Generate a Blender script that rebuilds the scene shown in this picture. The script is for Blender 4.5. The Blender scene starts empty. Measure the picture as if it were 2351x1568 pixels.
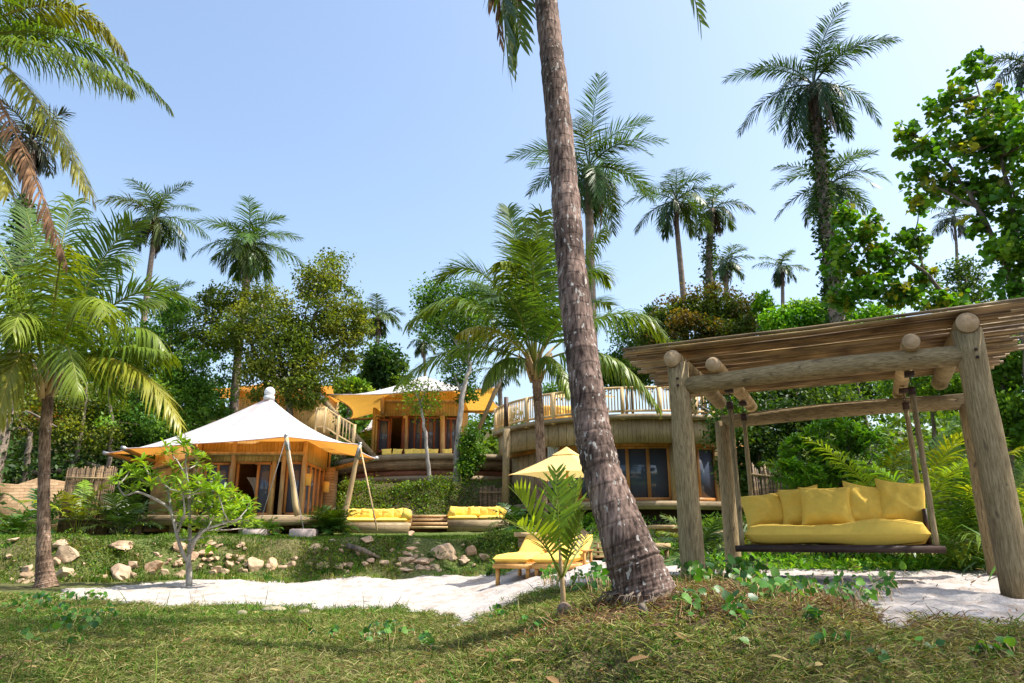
import bpy, math, random
import numpy as np
from mathutils import Vector
sc = bpy.context.scene
R = math.radians
# ------------------------------------------------------------------ camera, light, exposure
FPX, PITCH = 1600.0, math.atan(456/1600)      # focal length in units of a 2351 px wide picture
cam = bpy.data.cameras.new('camera'); camo = bpy.data.objects.new('camera', cam)
sc.collection.objects.link(camo); sc.camera = camo
cam.sensor_width = 36; cam.lens = 36*FPX/2351; cam.clip_end = 2000; cam.clip_start = .05
camo.location = (0, 0, 0); camo.rotation_euler = (math.pi/2+PITCH, 0, 0)
SUN = Vector((.53, -.05, .84)).normalized()
w = bpy.data.worlds.new('World'); sc.world = w; w.use_nodes = True
nt = w.node_tree; bg = nt.nodes['Background']
sky = nt.nodes.new('ShaderNodeTexSky'); sky.sky_type = 'NISHITA'; sky.sun_disc = False
sky.sun_elevation = math.asin(SUN.z); sky.sun_rotation = math.atan2(SUN.x, SUN.y)
sky.air_density = 1.25; sky.dust_density = 3.0; sky.ozone_density = 1.15
nt.links.new(sky.outputs[0], bg.inputs[0]); bg.inputs[1].default_value = .15
sl = bpy.data.lights.new('sun', 'SUN'); sl.energy = 3.9; sl.angle = R(.55); sl.color = (1, .95, .86)
so = bpy.data.objects.new('sun', sl); sc.collection.objects.link(so)
so.rotation_euler = (-SUN).to_track_quat('-Z', 'Y').to_euler()
sc.view_settings.view_transform = 'Standard'; sc.view_settings.look = 'None'
sc.view_settings.exposure = .97; sc.view_settings.gamma = 1
sc.cycles.max_bounces = 7; sc.cycles.transparent_max_bounces = 8

# ------------------------------------------------------------------ helpers
CP, SP = math.cos(PITCH), math.sin(PITCH)
rng = np.random.default_rng(7)
A = np.array
def P(x, y, Y):
    """point at depth Y seen at (x, y) of the 2351 x 1568 picture"""
    u, v = x-1175.5, 784-y
    d = FPX*CP-v*SP
    return A([u*Y/d, Y, (FPX*SP+v*CP)*Y/d])
def ppm(y, Y):                                  # metres per picture unit at depth Y
    return Y/(FPX*CP-(784-y)*SP)
def sst(a, b, t):
    t = np.clip((t-a)/(b-a), 0, 1); return t*t*(3-2*t)
def vn(x, y, s=0):                              # value noise
    x = np.asarray(x, float); y = np.asarray(y, float)
    xi = np.floor(x).astype(np.int64); yi = np.floor(y).astype(np.int64)
    fx = x-xi; fy = y-yi; fx = fx*fx*(3-2*fx); fy = fy*fy*(3-2*fy)
    def h(a, b):
        n = (a*374761393+b*668265263+s*982451653) & 0xffffffff
        n = ((n ^ (n >> 13))*1274126177) & 0xffffffff
        return ((n ^ (n >> 16)) & 0xffff)/65535.0
    return (h(xi, yi)*(1-fx)+h(xi+1, yi)*fx)*(1-fy)+(h(xi, yi+1)*(1-fx)+h(xi+1, yi+1)*fx)*fy
def gz(X, Y, fine=False):
    X = np.asarray(X, float); Y = np.asarray(Y, float)
    z = -.95+.52*sst(-1.3, 1.8, X)*sst(3.4, 5.2, Y)
    z = z+.08*np.exp(-((X-1.0)**2+(Y-5.95)**2)/.5)
    z = z-.13*(1-sst(4.9, 7.6, Y))*sst(3.9, 4.4, Y)*sst(1.9, 3.0, X)
    ys = np.clip(17.3+(X+11)*.26, 16.3, 20.0)+.5*(vn(X*.7, Y*.1, 3)-.5)
    left = .985*sst(ys, ys+1.9, Y)+.26*sst(21.5, 27, Y)
    right = .55*sst(14.5, 24, Y)+.35*sst(19, 27, Y)
    k = sst(-.2, 1.3, X)
    z = z+left*(1-k)+right*k
    b2 = 28.1+5.4*(1-sst(-8.8, -7.0, X))+.7*(vn(X*.9, Y*0, 55)-.5)
    z = z+2.1*sst(b2, b2+2.6, Y)*(1-.75*sst(-.5, 1.5, X))
    z = z+7.2*sst(35, 64, Y)+1.2*sst(8, 18, np.abs(X))*sst(28, 40, Y)
    z = z-12*sst(75, 250, Y)
    if fine:
        z = z+.05*(vn(X*2.2, Y*2.2, 1)-.5)+.03*(vn(X*7, Y*7, 2)-.5)
        z = z+.22*(vn(X*1.3, Y*1.3, 5)-.5)*sst(17, 18.5, Y)*(1-sst(21, 22.5, Y))*(1-k)
    return z
def G(x, y, y0=3.0, y1=60):
    """ground point seen at picture position (x, y)"""
    Ys = np.linspace(y0, y1, 3000); u, v = x-1175.5, 784-y; d = FPX*CP-v*SP
    X = u*Ys/d; Z = (FPX*SP+v*CP)*Ys/d
    i = np.argmax(Z <= gz(X, Ys)) if np.any(Z <= gz(X, Ys)) else 0
    return A([X[i], Ys[i], float(gz(X[i], Ys[i]))])
def norm(a):
    a = np.asarray(a, float); return a/(np.linalg.norm(a, axis=-1, keepdims=True)+1e-12)

def mesh(name, V, F, mat, parent=None, smooth=False, col=None, uv=None, org=None):
    """V (n,3) world space; F a list of arrays of equal-length faces or list of tuples; col per face"""
    V = np.asarray(V, np.float32)
    if isinstance(F, list) and len(F) and not isinstance(F[0], np.ndarray):
        loops = np.fromiter((i for f in F for i in f), np.int32)
        tot = np.fromiter((len(f) for f in F), np.int32)
    else:
        loops = np.concatenate([f.ravel() for f in F]).astype(np.int32)
        tot = np.concatenate([np.full(len(f), f.shape[1]) for f in F]).astype(np.int32)
    me = bpy.data.meshes.new(name); o = bpy.data.objects.new(name, me)
    if parent is not None:
        org = A(parent['w_']); o.parent = parent
    elif org is None:
        org = A([V[:, 0].mean(), V[:, 1].mean(), V[:, 2].min()])
        o.location = org
    else:
        o.location = org
    o['w_'] = [float(q) for q in org]
    me.vertices.add(len(V)); me.vertices.foreach_set('co', (V-np.asarray(org, np.float32)).ravel())
    me.loops.add(len(loops)); me.loops.foreach_set('vertex_index', loops)
    st = np.concatenate([[0], np.cumsum(tot)[:-1]]).astype(np.int32)
    me.polygons.add(len(tot)); me.polygons.foreach_set('loop_start', st)
    me.polygons.foreach_set('loop_total', tot)
    if smooth: me.polygons.foreach_set('use_smooth', np.ones(len(tot), bool))
    if uv is not None:
        l = me.uv_layers.new(name='UVMap'); l.data.foreach_set('uv', np.asarray(uv, np.float32).ravel())
    if col is not None:
        ca = me.color_attributes.new('Col', 'FLOAT_COLOR', 'CORNER')
        c = np.ones((len(tot), 4), np.float32); c[:, :3] = col
        ca.data.foreach_set('color', np.repeat(c, tot, axis=0).ravel())
    me.update(calc_edges=True); me.validate()
    me.materials.append(mat)
    sc.collection.objects.link(o)
    return o
def tag(o, label, cat=None, group=None, kind=None):
    if label: o['label'] = label
    if cat: o['category'] = cat
    if group: o['group'] = group
    if kind: o['kind'] = kind
    return o
def thing(name, loc, label, cat, group=None):
    o = bpy.data.objects.new(name, None); sc.collection.objects.link(o)
    o.location = [float(q) for q in loc]; o['w_'] = [float(q) for q in loc]; o.empty_display_size = .2
    return tag(o, label, cat, group)

class MB:
    def __init__(s): s.V = []; s.F = []; s.U = []; s.C = []; s.n = 0
    def add(s, V, F, U=None, c=None):
        V = np.asarray(V, float)
        s.V.append(V); s.F += [tuple(int(i)+s.n for i in f) for f in F]; s.n += len(V)
        if U is None: U = [(0, 0)]*sum(len(f) for f in F)
        s.U += list(U); s.C += [c if c is not None else (1, 1, 1)]*len(F)
    def box(s, c, size, rz=0, ax=None, c_=None, bev=0):
        hx, hy, hz = [q/2 for q in size]
        if ax is None:
            ax = A([[math.cos(rz), math.sin(rz), 0], [-math.sin(rz), math.cos(rz), 0], [0, 0, 1]])
        ax = A(ax, )
        v = A([[a*hx, b*hy, d*hz] for a in (-1, 1) for b in (-1, 1) for d in (-1, 1)])@ax+A(c)
        F = [(0, 1, 3, 2), (4, 6, 7, 5), (0, 4, 5, 1), (2, 3, 7, 6), (0, 2, 6, 4), (1, 5, 7, 3)]
        dims = [(1, 2), (1, 2), (0, 2), (0, 2), (0, 1), (0, 1)]
        loc = A([[a*hx, b*hy, d*hz] for a in (-1, 1) for b in (-1, 1) for d in (-1, 1)])
        off = rng.random()*5
        U = [(loc[i][dm[0]]+off, loc[i][dm[1]]) for f, dm in zip(F, dims) for i in f]
        s.add(v, F, U, c_)
    def bar(s, p, q, w, h, c_=None, up=(0, 0, 1)):
        p = A(p, ); q = A(q, ); d = q-p; L = np.linalg.norm(d); x = d/L
        u = A(up, float)
        if abs(x@norm(u)) > .98: u = A([1., 0, 0])
        y = norm(np.cross(u, x)); z = np.cross(x, y)
        s.box((p+q)/2, (L, w, h), ax=A([x, y, z]), c_=c_)
    def tube(s, pts, rad, k=8, cap=True, c_=None, lump=0, uo=None):
        pts = np.asarray(pts, float); n = len(pts)
        rad = np.full(n, rad) if np.isscalar(rad) else np.asarray(rad, float)
        T = norm(np.gradient(pts, axis=0))
        u = A([1., 0, 0]) if abs(T[0][0]) < .9 else A([0., 1, 0])
        u = norm(u-T[0]*(u@T[0])); V = []; L = 0; Ls = []
        ph = np.arange(k)*2*math.pi/k
        for i in range(n):
            u = norm(u-T[i]*(u@T[i])); b = np.cross(T[i], u)
            r = rad[i]*(1+lump*(rng.random(k)-.5))
            V.append(pts[i]+(np.cos(ph)*r)[:, None]*u+(np.sin(ph)*r)[:, None]*b)
            if i: L += np.linalg.norm(pts[i]-pts[i-1])
            Ls.append(L)
        V = np.concatenate(V); F = []; U = []; uo = rng.random()*9 if uo is None else uo
        for i in range(n-1):
            for j in range(k):
                j2 = (j+1) % k
                F.append((i*k+j, i*k+j2, (i+1)*k+j2, (i+1)*k+j))
                a, b = j/k, (j+1)/k
                U += [(a, Ls[i]+uo), (b, Ls[i]+uo), (b, Ls[i+1]+uo), (a, Ls[i+1]+uo)]
        if cap:
            F.append(tuple(range(k))[::-1]); F.append(tuple((n-1)*k+j for j in range(k))); 
            for q in (0, 1): U += [(.5+.02*math.cos(a), .5+.02*math.sin(a)) for a in ph]
        s.add(V, F, U, c_)
    def rect(s, x0, y0, x1, y1, Y, d, c_=None):
        """box whose front face at depth Y covers the given picture rectangle"""
        ym = (y0+y1)/2; a = P(x0, ym, Y)[0]; b = P(x1, ym, Y)[0]; z1 = P(x0, y0, Y)[2]; z0 = P(x0, y1, Y)[2]
        s.box(((a+b)/2, Y+d/2, (z0+z1)/2), (b-a, d, z1-z0), c_=c_)
    def build(s, name, mat, parent=None, smooth=False, col=False, org=None):
        return mesh(name, np.concatenate(s.V), s.F, mat, parent, smooth, A(s.C) if col else None, s.U, org)

def scat(tv, tf, pos, rot, scl, col=None):
    """replicate template; tf list of index arrays (m,k). rot (n,3,3) rows are axes"""
    n = len(pos); tv = np.asarray(tv, float); m = len(tv)
    scl = np.asarray(scl, float)
    if scl.ndim == 1: scl = scl[:, None].repeat(3, 1)
    V = np.einsum('nmi,nij->nmj', tv[None]*scl[:, None, :], rot)+pos[:, None, :]
    off = (np.arange(n)*m)[:, None, None]
    F = [(f[None]+off).reshape(-1, f.shape[1]) for f in tf]
    C = None
    if col is not None: C = np.concatenate([np.repeat(col, len(f), axis=0) for f in tf])
    return V.reshape(-1, 3), F, C
def cat(parts):
    Vs, Fs, Cs, n = [], [], [], 0
    for V, F, C in parts:
        for f in F: Fs.append(f+n)
        Vs.append(V); n += len(V)
        if C is not None: Cs.append(C)
    return np.concatenate(Vs), Fs, (np.concatenate(Cs) if Cs else None)
def frames(x, up):
    x = norm(x); y = norm(np.cross(up, x)); z = np.cross(x, y)
    return np.stack([x, y, z], 1)
def rdir(n, zb=0., r=None):
    r = r or rng
    d = r.normal(size=(n, 3)); d[:, 2] += zb; return norm(d)

# leaf templates: x is the length axis
LEAF = (A([[0, 0, 0], [.45, .3, .06], [1, 0, -.08], [.45, -.3, .06]]), [A([[0, 1, 2], [0, 2, 3]])])
LONGLEAF = (A([[0, 0, 0], [.35, .13, .04], [.75, .14, -.02], [1, 0, -.14], [.75, -.14, -.02], [.35, -.13, .04], [.4, 0, 0], [.75, 0, -.06]]),
            [A([[0, 1, 6], [0, 6, 5], [7, 2, 3], [7, 3, 4]]), A([[1, 2, 7, 6], [6, 7, 4, 5]])])
ROUND = (A([[.08, 0, 0], [0, .25, .06], [.22, .47, .1], [.6, .42, .06], [1, 0, -.1], [.6, -.42, .06], [.22, -.47, .1], [0, -.25, .06], [.5, 0, 0]]),
         [A([[0, 8, 1], [1, 8, 2], [2, 8, 3], [3, 8, 4], [4, 8, 5], [5, 8, 6], [6, 8, 7], [7, 8, 0]])[:, ::-1]])
BLADE = (A([[0, -.5, 0], [0, .5, 0], [.55, .4, .12], [.55, -.4, .12], [1, 0, 0.]]), [A([[0, 1, 2, 3]]), A([[3, 2, 4]])])

# ------------------------------------------------------------------ materials
def L(nt, a, b): nt.links.new(a, b)
def base_mat(name):
    m = bpy.data.materials.new(name); m.use_nodes = True
    return m, m.node_tree, m.node_tree.nodes['Principled BSDF']
def N(nt, t, **k):
    n = nt.nodes.new('ShaderNode'+t)
    for a, b in k.items():
        if a.startswith('i_'):
            key = a[2:]; n.inputs[int(key) if key.isdigit() else key.replace('_', ' ')].default_value = b
        else: setattr(n, a, b)
    return n
def c4(c): return (c[0], c[1], c[2], 1)
def ramp(nt, fac, stops):
    r = N(nt, 'ValToRGB'); e = r.color_ramp.elements
    e[0].position, e[0].color = stops[0][0], c4(stops[0][1]); e[1].position, e[1].color = stops[-1][0], c4(stops[-1][1])
    for p_, c_ in stops[1:-1]:
        q = e.new(p_); q.color = c4(c_)
    L(nt, fac, r.inputs[0]); return r.outputs[0]
def coords(nt, kind, stretch):
    tc = N(nt, 'TexCoord'); mp = N(nt, 'Mapping'); mp.inputs['Scale'].default_value = stretch
    L(nt, tc.outputs[kind], mp.inputs[0]); return mp.outputs[0]
def mixc(nt, a, b, fac, mode='MIX'):
    m = N(nt, 'Mix', data_type='RGBA', blend_type=mode)
    for s, v in ((m.inputs['Factor'], fac), (m.inputs[6], a), (m.inputs[7], b)):
        if isinstance(v, (int, float)): s.default_value = v
        elif isinstance(v, tuple): s.default_value = c4(v)
        else: L(nt, v, s)
    return m.outputs[2]
def bumpn(nt, bs, h, strength, dist=.02):
    b = N(nt, 'Bump'); b.inputs['Strength'].default_value = strength; b.inputs['Distance'].default_value = dist
    L(nt, h, b.inputs['Height']); L(nt, b.outputs[0], bs.inputs['Normal'])
def mat(name, c1, c2, scale=4, stretch=(1, 1, 1), rough=.75, bump=.3, coord='Object', spec=.3, dist=.02, usecol=False, metal=0, big=.35):
    m, nt, bs = base_mat(name)
    co = coords(nt, coord, stretch)
    n1 = N(nt, 'TexNoise'); n1.inputs['Scale'].default_value = scale; n1.inputs['Detail'].default_value = 8; L(nt, co, n1.inputs[0])
    n2 = N(nt, 'TexNoise'); n2.inputs['Scale'].default_value = scale*.17; n2.inputs['Detail'].default_value = 3; L(nt, co, n2.inputs[0])
    cc = ramp(nt, n1.outputs[0], [(.3, c1), (.7, c2)])
    dk = ramp(nt, n2.outputs[0], [(.3, (1-big,)*3), (.7, (1+big*.4,)*3)])
    cc = mixc(nt, cc, dk, 1.0, 'MULTIPLY')
    if usecol:
        at = N(nt, 'Attribute', attribute_name='Col'); cc = mixc(nt, cc, at.outputs[0], 1.0, 'MULTIPLY')
    L(nt, cc, bs.inputs['Base Color']); bs.inputs['Roughness'].default_value = rough
    bs.inputs['Specular IOR Level'].default_value = spec; bs.inputs['Metallic'].default_value = metal
    if bump: bumpn(nt, bs, n1.outputs[0], bump, dist)
    return m
def leafmat(name, trans=.4, rough=.38, spec=.5, tint=(1.25, 1.15, .35)):
    m, nt, bs = base_mat(name)
    at = N(nt, 'Attribute', attribute_name='Col'); g = N(nt, 'TexNoise'); g.inputs['Scale'].default_value = 3
    gm = ramp(nt, g.outputs[0], [(.3, (.75, .75, .75)), (.7, (1.2, 1.2, 1.1))])
    cc = mixc(nt, at.outputs[0], gm, 1.0, 'MULTIPLY')
    L(nt, cc, bs.inputs['Base Color']); bs.inputs['Roughness'].default_value = rough
    bs.inputs['Specular IOR Level'].default_value = spec
    tr = N(nt, 'BsdfTranslucent'); tc = mixc(nt, cc, tint, 1.0, 'MULTIPLY'); L(nt, tc, tr.inputs[0])
    mx = N(nt, 'MixShader'); mx.inputs[0].default_value = trans
    L(nt, bs.outputs[0], mx.inputs[1]); L(nt, tr.outputs[0], mx.inputs[2])
    L(nt, mx.outputs[0], nt.nodes['Material Output'].inputs[0]); return m
def plank(name, c1, c2, width=.12, axis='z', rough=.7, joint=.35, length=2.5):
    """boards running along axis, object space"""
    m, nt, bs = base_mat(name)
    tc = N(nt, 'TexCoord'); sp = N(nt, 'SeparateXYZ'); L(nt, tc.outputs['Object'], sp.inputs[0])
    ad = N(nt, 'Math', operation='ADD'); L(nt, sp.outputs[0], ad.inputs[0])
    m3 = N(nt, 'Math', operation='MULTIPLY'); m3.inputs[1].default_value = .83; L(nt, sp.outputs[1], m3.inputs[0]); L(nt, m3.outputs[0], ad.inputs[1])
    cb = N(nt, 'CombineXYZ')
    if axis == 'z': L(nt, sp.outputs[2], cb.inputs[0]); L(nt, ad.outputs[0], cb.inputs[1])
    else: L(nt, ad.outputs[0], cb.inputs[0]); L(nt, sp.outputs[2], cb.inputs[1])
    br = N(nt, 'TexBrick'); br.offset = .37
    for k, v in (('Scale', 1), ('Brick Width', length), ('Row Height', width), ('Mortar Size', width*.045), ('Mortar Smooth', .3), ('Bias', 0)): br.inputs[k].default_value = v
    br.inputs['Color1'].default_value = c4(c1); br.inputs['Color2'].default_value = c4(c2)
    br.inputs['Mortar'].default_value = c4([q*joint for q in c1]); L(nt, cb.outputs[0], br.inputs[0])
    mp = N(nt, 'Mapping'); mp.inputs['Scale'].default_value = (2, 22, 1); L(nt, cb.outputs[0], mp.inputs[0])
    n1 = N(nt, 'TexNoise'); n1.inputs['Scale'].default_value = 2.2; n1.inputs['Detail'].default_value = 8; L(nt, mp.outputs[0], n1.inputs[0])
    g = ramp(nt, n1.outputs[0], [(.3, (.62, .6, .58)), (.7, (1.22, 1.2, 1.15))])
    n2 = N(nt, 'TexNoise'); n2.inputs['Scale'].default_value = .8; n2.inputs['Detail'].default_value = 4; L(nt, tc.outputs['Object'], n2.inputs[0])
    g2 = ramp(nt, n2.outputs[0], [(.35, (.7, .7, .68)), (.65, (1.1, 1.08, 1.05))])
    cc = mixc(nt, mixc(nt, br.outputs[0], g, 1.0, 'MULTIPLY'), g2, 1.0, 'MULTIPLY')
    L(nt, cc, bs.inputs['Base Color']); bs.inputs['Roughness'].default_value = rough; bs.inputs['Specular IOR Level'].default_value = .25
    h = mixc(nt, n1.outputs[0], br.outputs[1], .6); bumpn(nt, bs, h, -.4, .01)
    return m
def barkmat(name, c1, c2, ring=9, ringc=.6, lich=(.55, .52, .46), lf=.6, dark=.0):
    """UV: u round the trunk, v metres along it"""
    m, nt, bs = base_mat(name)
    tc = N(nt, 'TexCoord')
    wob = N(nt, 'TexNoise'); wob.inputs['Scale'].default_value = 3; L(nt, tc.outputs['Object'], wob.inputs[0])
    sp = N(nt, 'SeparateXYZ'); L(nt, tc.outputs['UV'], sp.inputs[0])
    mu = N(nt, 'Math', operation='MULTIPLY_ADD'); L(nt, wob.outputs[0], mu.inputs[0]); mu.inputs[1].default_value = .09; L(nt, sp.outputs[1], mu.inputs[2])
    sc_ = N(nt, 'Math', operation='MULTIPLY'); L(nt, mu.outputs[0], sc_.inputs[0]); sc_.inputs[1].default_value = ring
    fr = N(nt, 'Math', operation='FRACT'); L(nt, sc_.outputs[0], fr.inputs[0])
    rg = ramp(nt, fr.outputs[0], [(0, (ringc,)*3), (.12, (1.1,)*3), (.8, (.95,)*3), (1, (1.25,)*3)])
    mp = N(nt, 'Mapping'); mp.inputs['Scale'].default_value = (1, 1, .16); L(nt, tc.outputs['Object'], mp.inputs[0])
    st = N(nt, 'TexNoise'); st.inputs['Scale'].default_value = 38; st.inputs['Detail'].default_value = 9; L(nt, mp.outputs[0], st.inputs[0])
    cc = mixc(nt, ramp(nt, st.outputs[0], [(.35, c1), (.62, c2)]), rg, .85, 'MULTIPLY')
    big = N(nt, 'TexNoise'); big.inputs['Scale'].default_value = 2.1; big.inputs['Detail'].default_value = 5; L(nt, tc.outputs['Object'], big.inputs[0])
    cc = mixc(nt, cc, ramp(nt, big.outputs[0], [(.38, (.45, .43, .42)), (.6, (1.15, 1.12, 1.1))]), 1.0, 'MULTIPLY')
    mp2 = N(nt, 'Mapping'); mp2.inputs['Scale'].default_value = (1, 1, .45); L(nt, tc.outputs['Object'], mp2.inputs[0])
    li = N(nt, 'TexNoise'); li.inputs['Scale'].default_value = 26; li.inputs['Detail'].default_value = 4; L(nt, mp2.outputs[0], li.inputs[0])
    lm = ramp(nt, li.outputs[0], [(lf, (0, 0, 0)), (lf+.035, (1, 1, 1))])
    cc = mixc(nt, cc, lich, lm)
    L(nt, cc, bs.inputs['Base Color']); bs.inputs['Roughness'].default_value = .9; bs.inputs['Specular IOR Level'].default_value = .15
    h = mixc(nt, st.outputs[0], rg, .5); bumpn(nt, bs, h, .9, .02)
    return m
def tilebump(name, c1, c2, w_, h_):          # rough stone coursing / shingles on walls
    m = plank(name, c1, c2, h_, 'x', .9, .25, w_); return m

M = {}
def logmat(name, stretch):
    m, nt, bs = base_mat(name)
    co = coords(nt, 'Object', stretch)
    def ns(s, d, c=co):
        n = N(nt, 'TexNoise'); n.inputs['Scale'].default_value = s; n.inputs['Detail'].default_value = d; L(nt, c, n.inputs[0]); return n.outputs[0]
    f, g, h = ns(70, 10), ns(4, 8), ns(150, 4)
    cc = ramp(nt, f, [(.25, (.17, .125, .065)), (.5, (.31, .235, .13)), (.75, (.44, .35, .21))])
    st2 = tuple(q*(.5 if q < .5 else 1.3) for q in stretch); ck = N(nt, 'TexNoise'); ck.inputs['Scale'].default_value = 55; ck.inputs['Detail'].default_value = 2; L(nt, coords(nt, 'Object', st2), ck.inputs[0])
    cc = mixc(nt, cc, (.07, .045, .03), ramp(nt, ck.outputs[0], [(.485, (0, 0, 0)), (.5, (.75, .75, .75)), (.515, (0, 0, 0))]))
    cc = mixc(nt, cc, ramp(nt, g, [(.35, (.72, .70, .66)), (.5, (1, .98, .92)), (.68, (1.12, 1.1, 1.04))]), 1.0, 'MULTIPLY')
    co2 = coords(nt, 'Object', tuple(min(1, q*3) for q in stretch)); k = ns(13, 2, co2)
    cc = mixc(nt, cc, (.10, .07, .045), ramp(nt, k, [(.66, (0, 0, 0)), (.72, (.8, .8, .8))]))
    cc = mixc(nt, cc, (.11, .075, .05), ramp(nt, ns(17, 3), [(.67, (0, 0, 0)), (.70, (.7, .7, .7))]))
    L(nt, cc, bs.inputs['Base Color']); bs.inputs['Roughness'].default_value = .85; bs.inputs['Specular IOR Level'].default_value = .2
    bumpn(nt, bs, f, .6, .015); return m
M['leaf'] = leafmat('leaf', .4, .5, .25, (1.3, 1.2, .22)); M['gloss_leaf'] = leafmat('glossy_leaf', .36, .4, .38, (1.3, 1.2, .22))
M['frond'] = leafmat('frond_leaf', .36, .4, .4, (1.4, 1.2, .2))
M['dry'] = leafmat('dry_leaf', .2, .8, .2, (1, .9, .7))
M['bark'] = mat('tree_bark', (.10, .075, .055), (.26, .21, .16), 14, (1, 1, .25), .9, .5)
M['palebark'] = mat('pale_bark', (.22, .19, .16), (.48, .44, .38), 12, (1, 1, .3), .85, .4)
M['bigpalm'] = barkmat('coconut_bark', (.06, .04, .033), (.28, .20, .165), 6.2, .68, (.43, .40, .36), .615)
M['palmbark'] = barkmat('palm_bark', (.12, .075, .05), (.36, .25, .18), 11, .5, (.5, .46, .4), .66)
M['fargrey'] = mat('far_palm_bark', (.16, .12, .095), (.33, .26, .2), 5, (1, 1, 4), .9, .2)
M['log'] = logmat('weathered_log', (1, 1, .12))
M['logx'] = logmat('weathered_beam', (.14, .26, 1))
M['logend'] = mat('sawn_log_end', (.42, .27, .14), (.62, .44, .26), 18, (1, 1, 1), .8, .2)
M['palelog'] = mat('pale_peeled_log', (.40, .26, .12), (.66, .47, .25), 6, (1, 1, .3), .7, .3)
M['cane'] = mat('bamboo_cane', (.14, .085, .045), (.52, .36, .19), 5, (.6, .6, 4), .6, .3, usecol=True)
M['rail'] = mat('peeled_rail_wood', (.60, .40, .18), (.78, .56, .28), 9, (1, 1, .3), .65, .2)
M['grass'] = leafmat('grass_blade', .25, .8, .06, (1.2, 1.1, .4))
M['yellow'] = mat('yellow_canvas', (.80, .52, .085), (.87, .60, .12), 160, (1, 1, 1), .85, .12, spec=.1, dist=.002, big=.05)
M['lemon'] = mat('pale_yellow_canvas', (.87, .58, .11), (.92, .65, .15), 160, (1, 1, 1), .85, .12, spec=.1, dist=.002, big=.05)
M['gold'] = mat('golden_canvas', (.80, .47, .10), (.86, .54, .13), 160, (1, 1, 1), .85, .12, spec=.1, dist=.002, big=.05)
M['darkwood'] = mat('dark_stained_wood', (.03, .016, .012), (.085, .045, .03), 8, (.2, 1, 1), .5, .2)
M['teak'] = mat('orange_teak', (.55, .27, .07), (.72, .40, .13), 8, (1, 1, .25), .5, .15)
M['frame'] = mat('door_frame_wood', (.42, .17, .045), (.58, .27, .08), 8, (1, 1, .2), .45, .1)
M['redframe'] = mat('red_brown_frame', (.16, .05, .025), (.28, .09, .04), 8, (1, 1, .2), .45, .1)
M['metal'] = mat('dull_metal', (.32, .31, .30), (.5, .49, .47), 20, (1, 1, 1), .45, .1, metal=.6)
M['wallwood'] = plank('villa_wall_boards', (.52, .34, .12), (.66, .46, .19), .13, 'z')
M['wallwood2'] = plank('upper_villa_boards', (.56, .38, .12), (.68, .48, .18), .16, 'z')
M['housewood'] = plank('round_house_boards', (.38, .28, .15), (.50, .38, .22), .14, 'z')  # own board tone of the round house
M['deck'] = plank('deck_boards', (.30, .22, .13), (.42, .33, .21), .13, 'x')
M['shingle'] = tilebump('bark_shingles', (.24, .15, .075), (.40, .27, .14), .35, .09)
M['redboard'] = plank('reddish_boards', (.26, .11, .065), (.34, .15, .09), .3, 'x')
M['stone'] = tilebump('stacked_stone', (.42, .27, .15), (.58, .40, .24), .4, .11)
M['rock'] = mat('sandstone_rock', (.40, .31, .22), (.66, .53, .40), 6, (1, 1, 1), .9, .7, dist=.05, usecol=True)
M['concrete'] = mat('pink_concrete', (.50, .38, .33), (.62, .50, .45), 12, (1, 1, 1), .9, .3)
M['bamboo'] = plank('bamboo_fence', (.22, .13, .07), (.38, .24, .14), .05, 'z', .75, .2, 6)
M['slab'] = mat('interior_shade', (.035, .022, .016), (.06, .04, .03), 4)  # near-black colour standing in for shade in rooms and under the veranda
M['rope'] = mat('steel_cable', (.45, .43, .4), (.6, .58, .55), 20)
M['curtain'] = mat('pale_curtain', (.62, .60, .55), (.74, .72, .66), 5, (6, 6, .3), .9, .3)
def glass():
    m, nt, bs = base_mat('window_glass')
    bs.inputs['Base Color'].default_value = (.06, .075, .11, 1); bs.inputs['Roughness'].default_value = .05
    bs.inputs['Specular IOR Level'].default_value = .6; return m
M['glass'] = glass()
def membrane(name, top, under):
    """white coated canvas above, coloured underside: two real faces of one cloth"""
    m, nt, bs = base_mat(name)
    ge = N(nt, 'NewGeometry'); tc = N(nt, 'TexCoord'); n = N(nt, 'TexNoise'); n.inputs['Scale'].default_value = 1.2; n.inputs['Detail'].default_value = 6
    L(nt, tc.outputs['Object'], n.inputs[0])
    dirt = ramp(nt, n.outputs[0], [(.35, (.80, .79, .76)), (.6, (1, 1, 1))])
    cc = mixc(nt, top, under, ge.outputs['Backfacing']); cc = mixc(nt, cc, dirt, 1.0, 'MULTIPLY')
    L(nt, cc, bs.inputs['Base Color']); bs.inputs['Roughness'].default_value = .7; bs.inputs['Specular IOR Level'].default_value = .2
    tr = N(nt, 'BsdfTranslucent'); tr.inputs[0].default_value = c4([u*1.0 for u in under])
    mx = N(nt, 'MixShader'); mx.inputs[0].default_value = .32
    L(nt, bs.outputs[0], mx.inputs[1]); L(nt, tr.outputs[0], mx.inputs[2]); L(nt, mx.outputs[0], nt.nodes['Material Output'].inputs[0])
    return m
M['tent'] = membrane('white_canvas_orange_lining', (.80, .80, .80), (.93, .42, .07))
M['tent2'] = membrane('white_canvas_yellow_lining', (.80, .80, .80), (.92, .50, .08))
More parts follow.
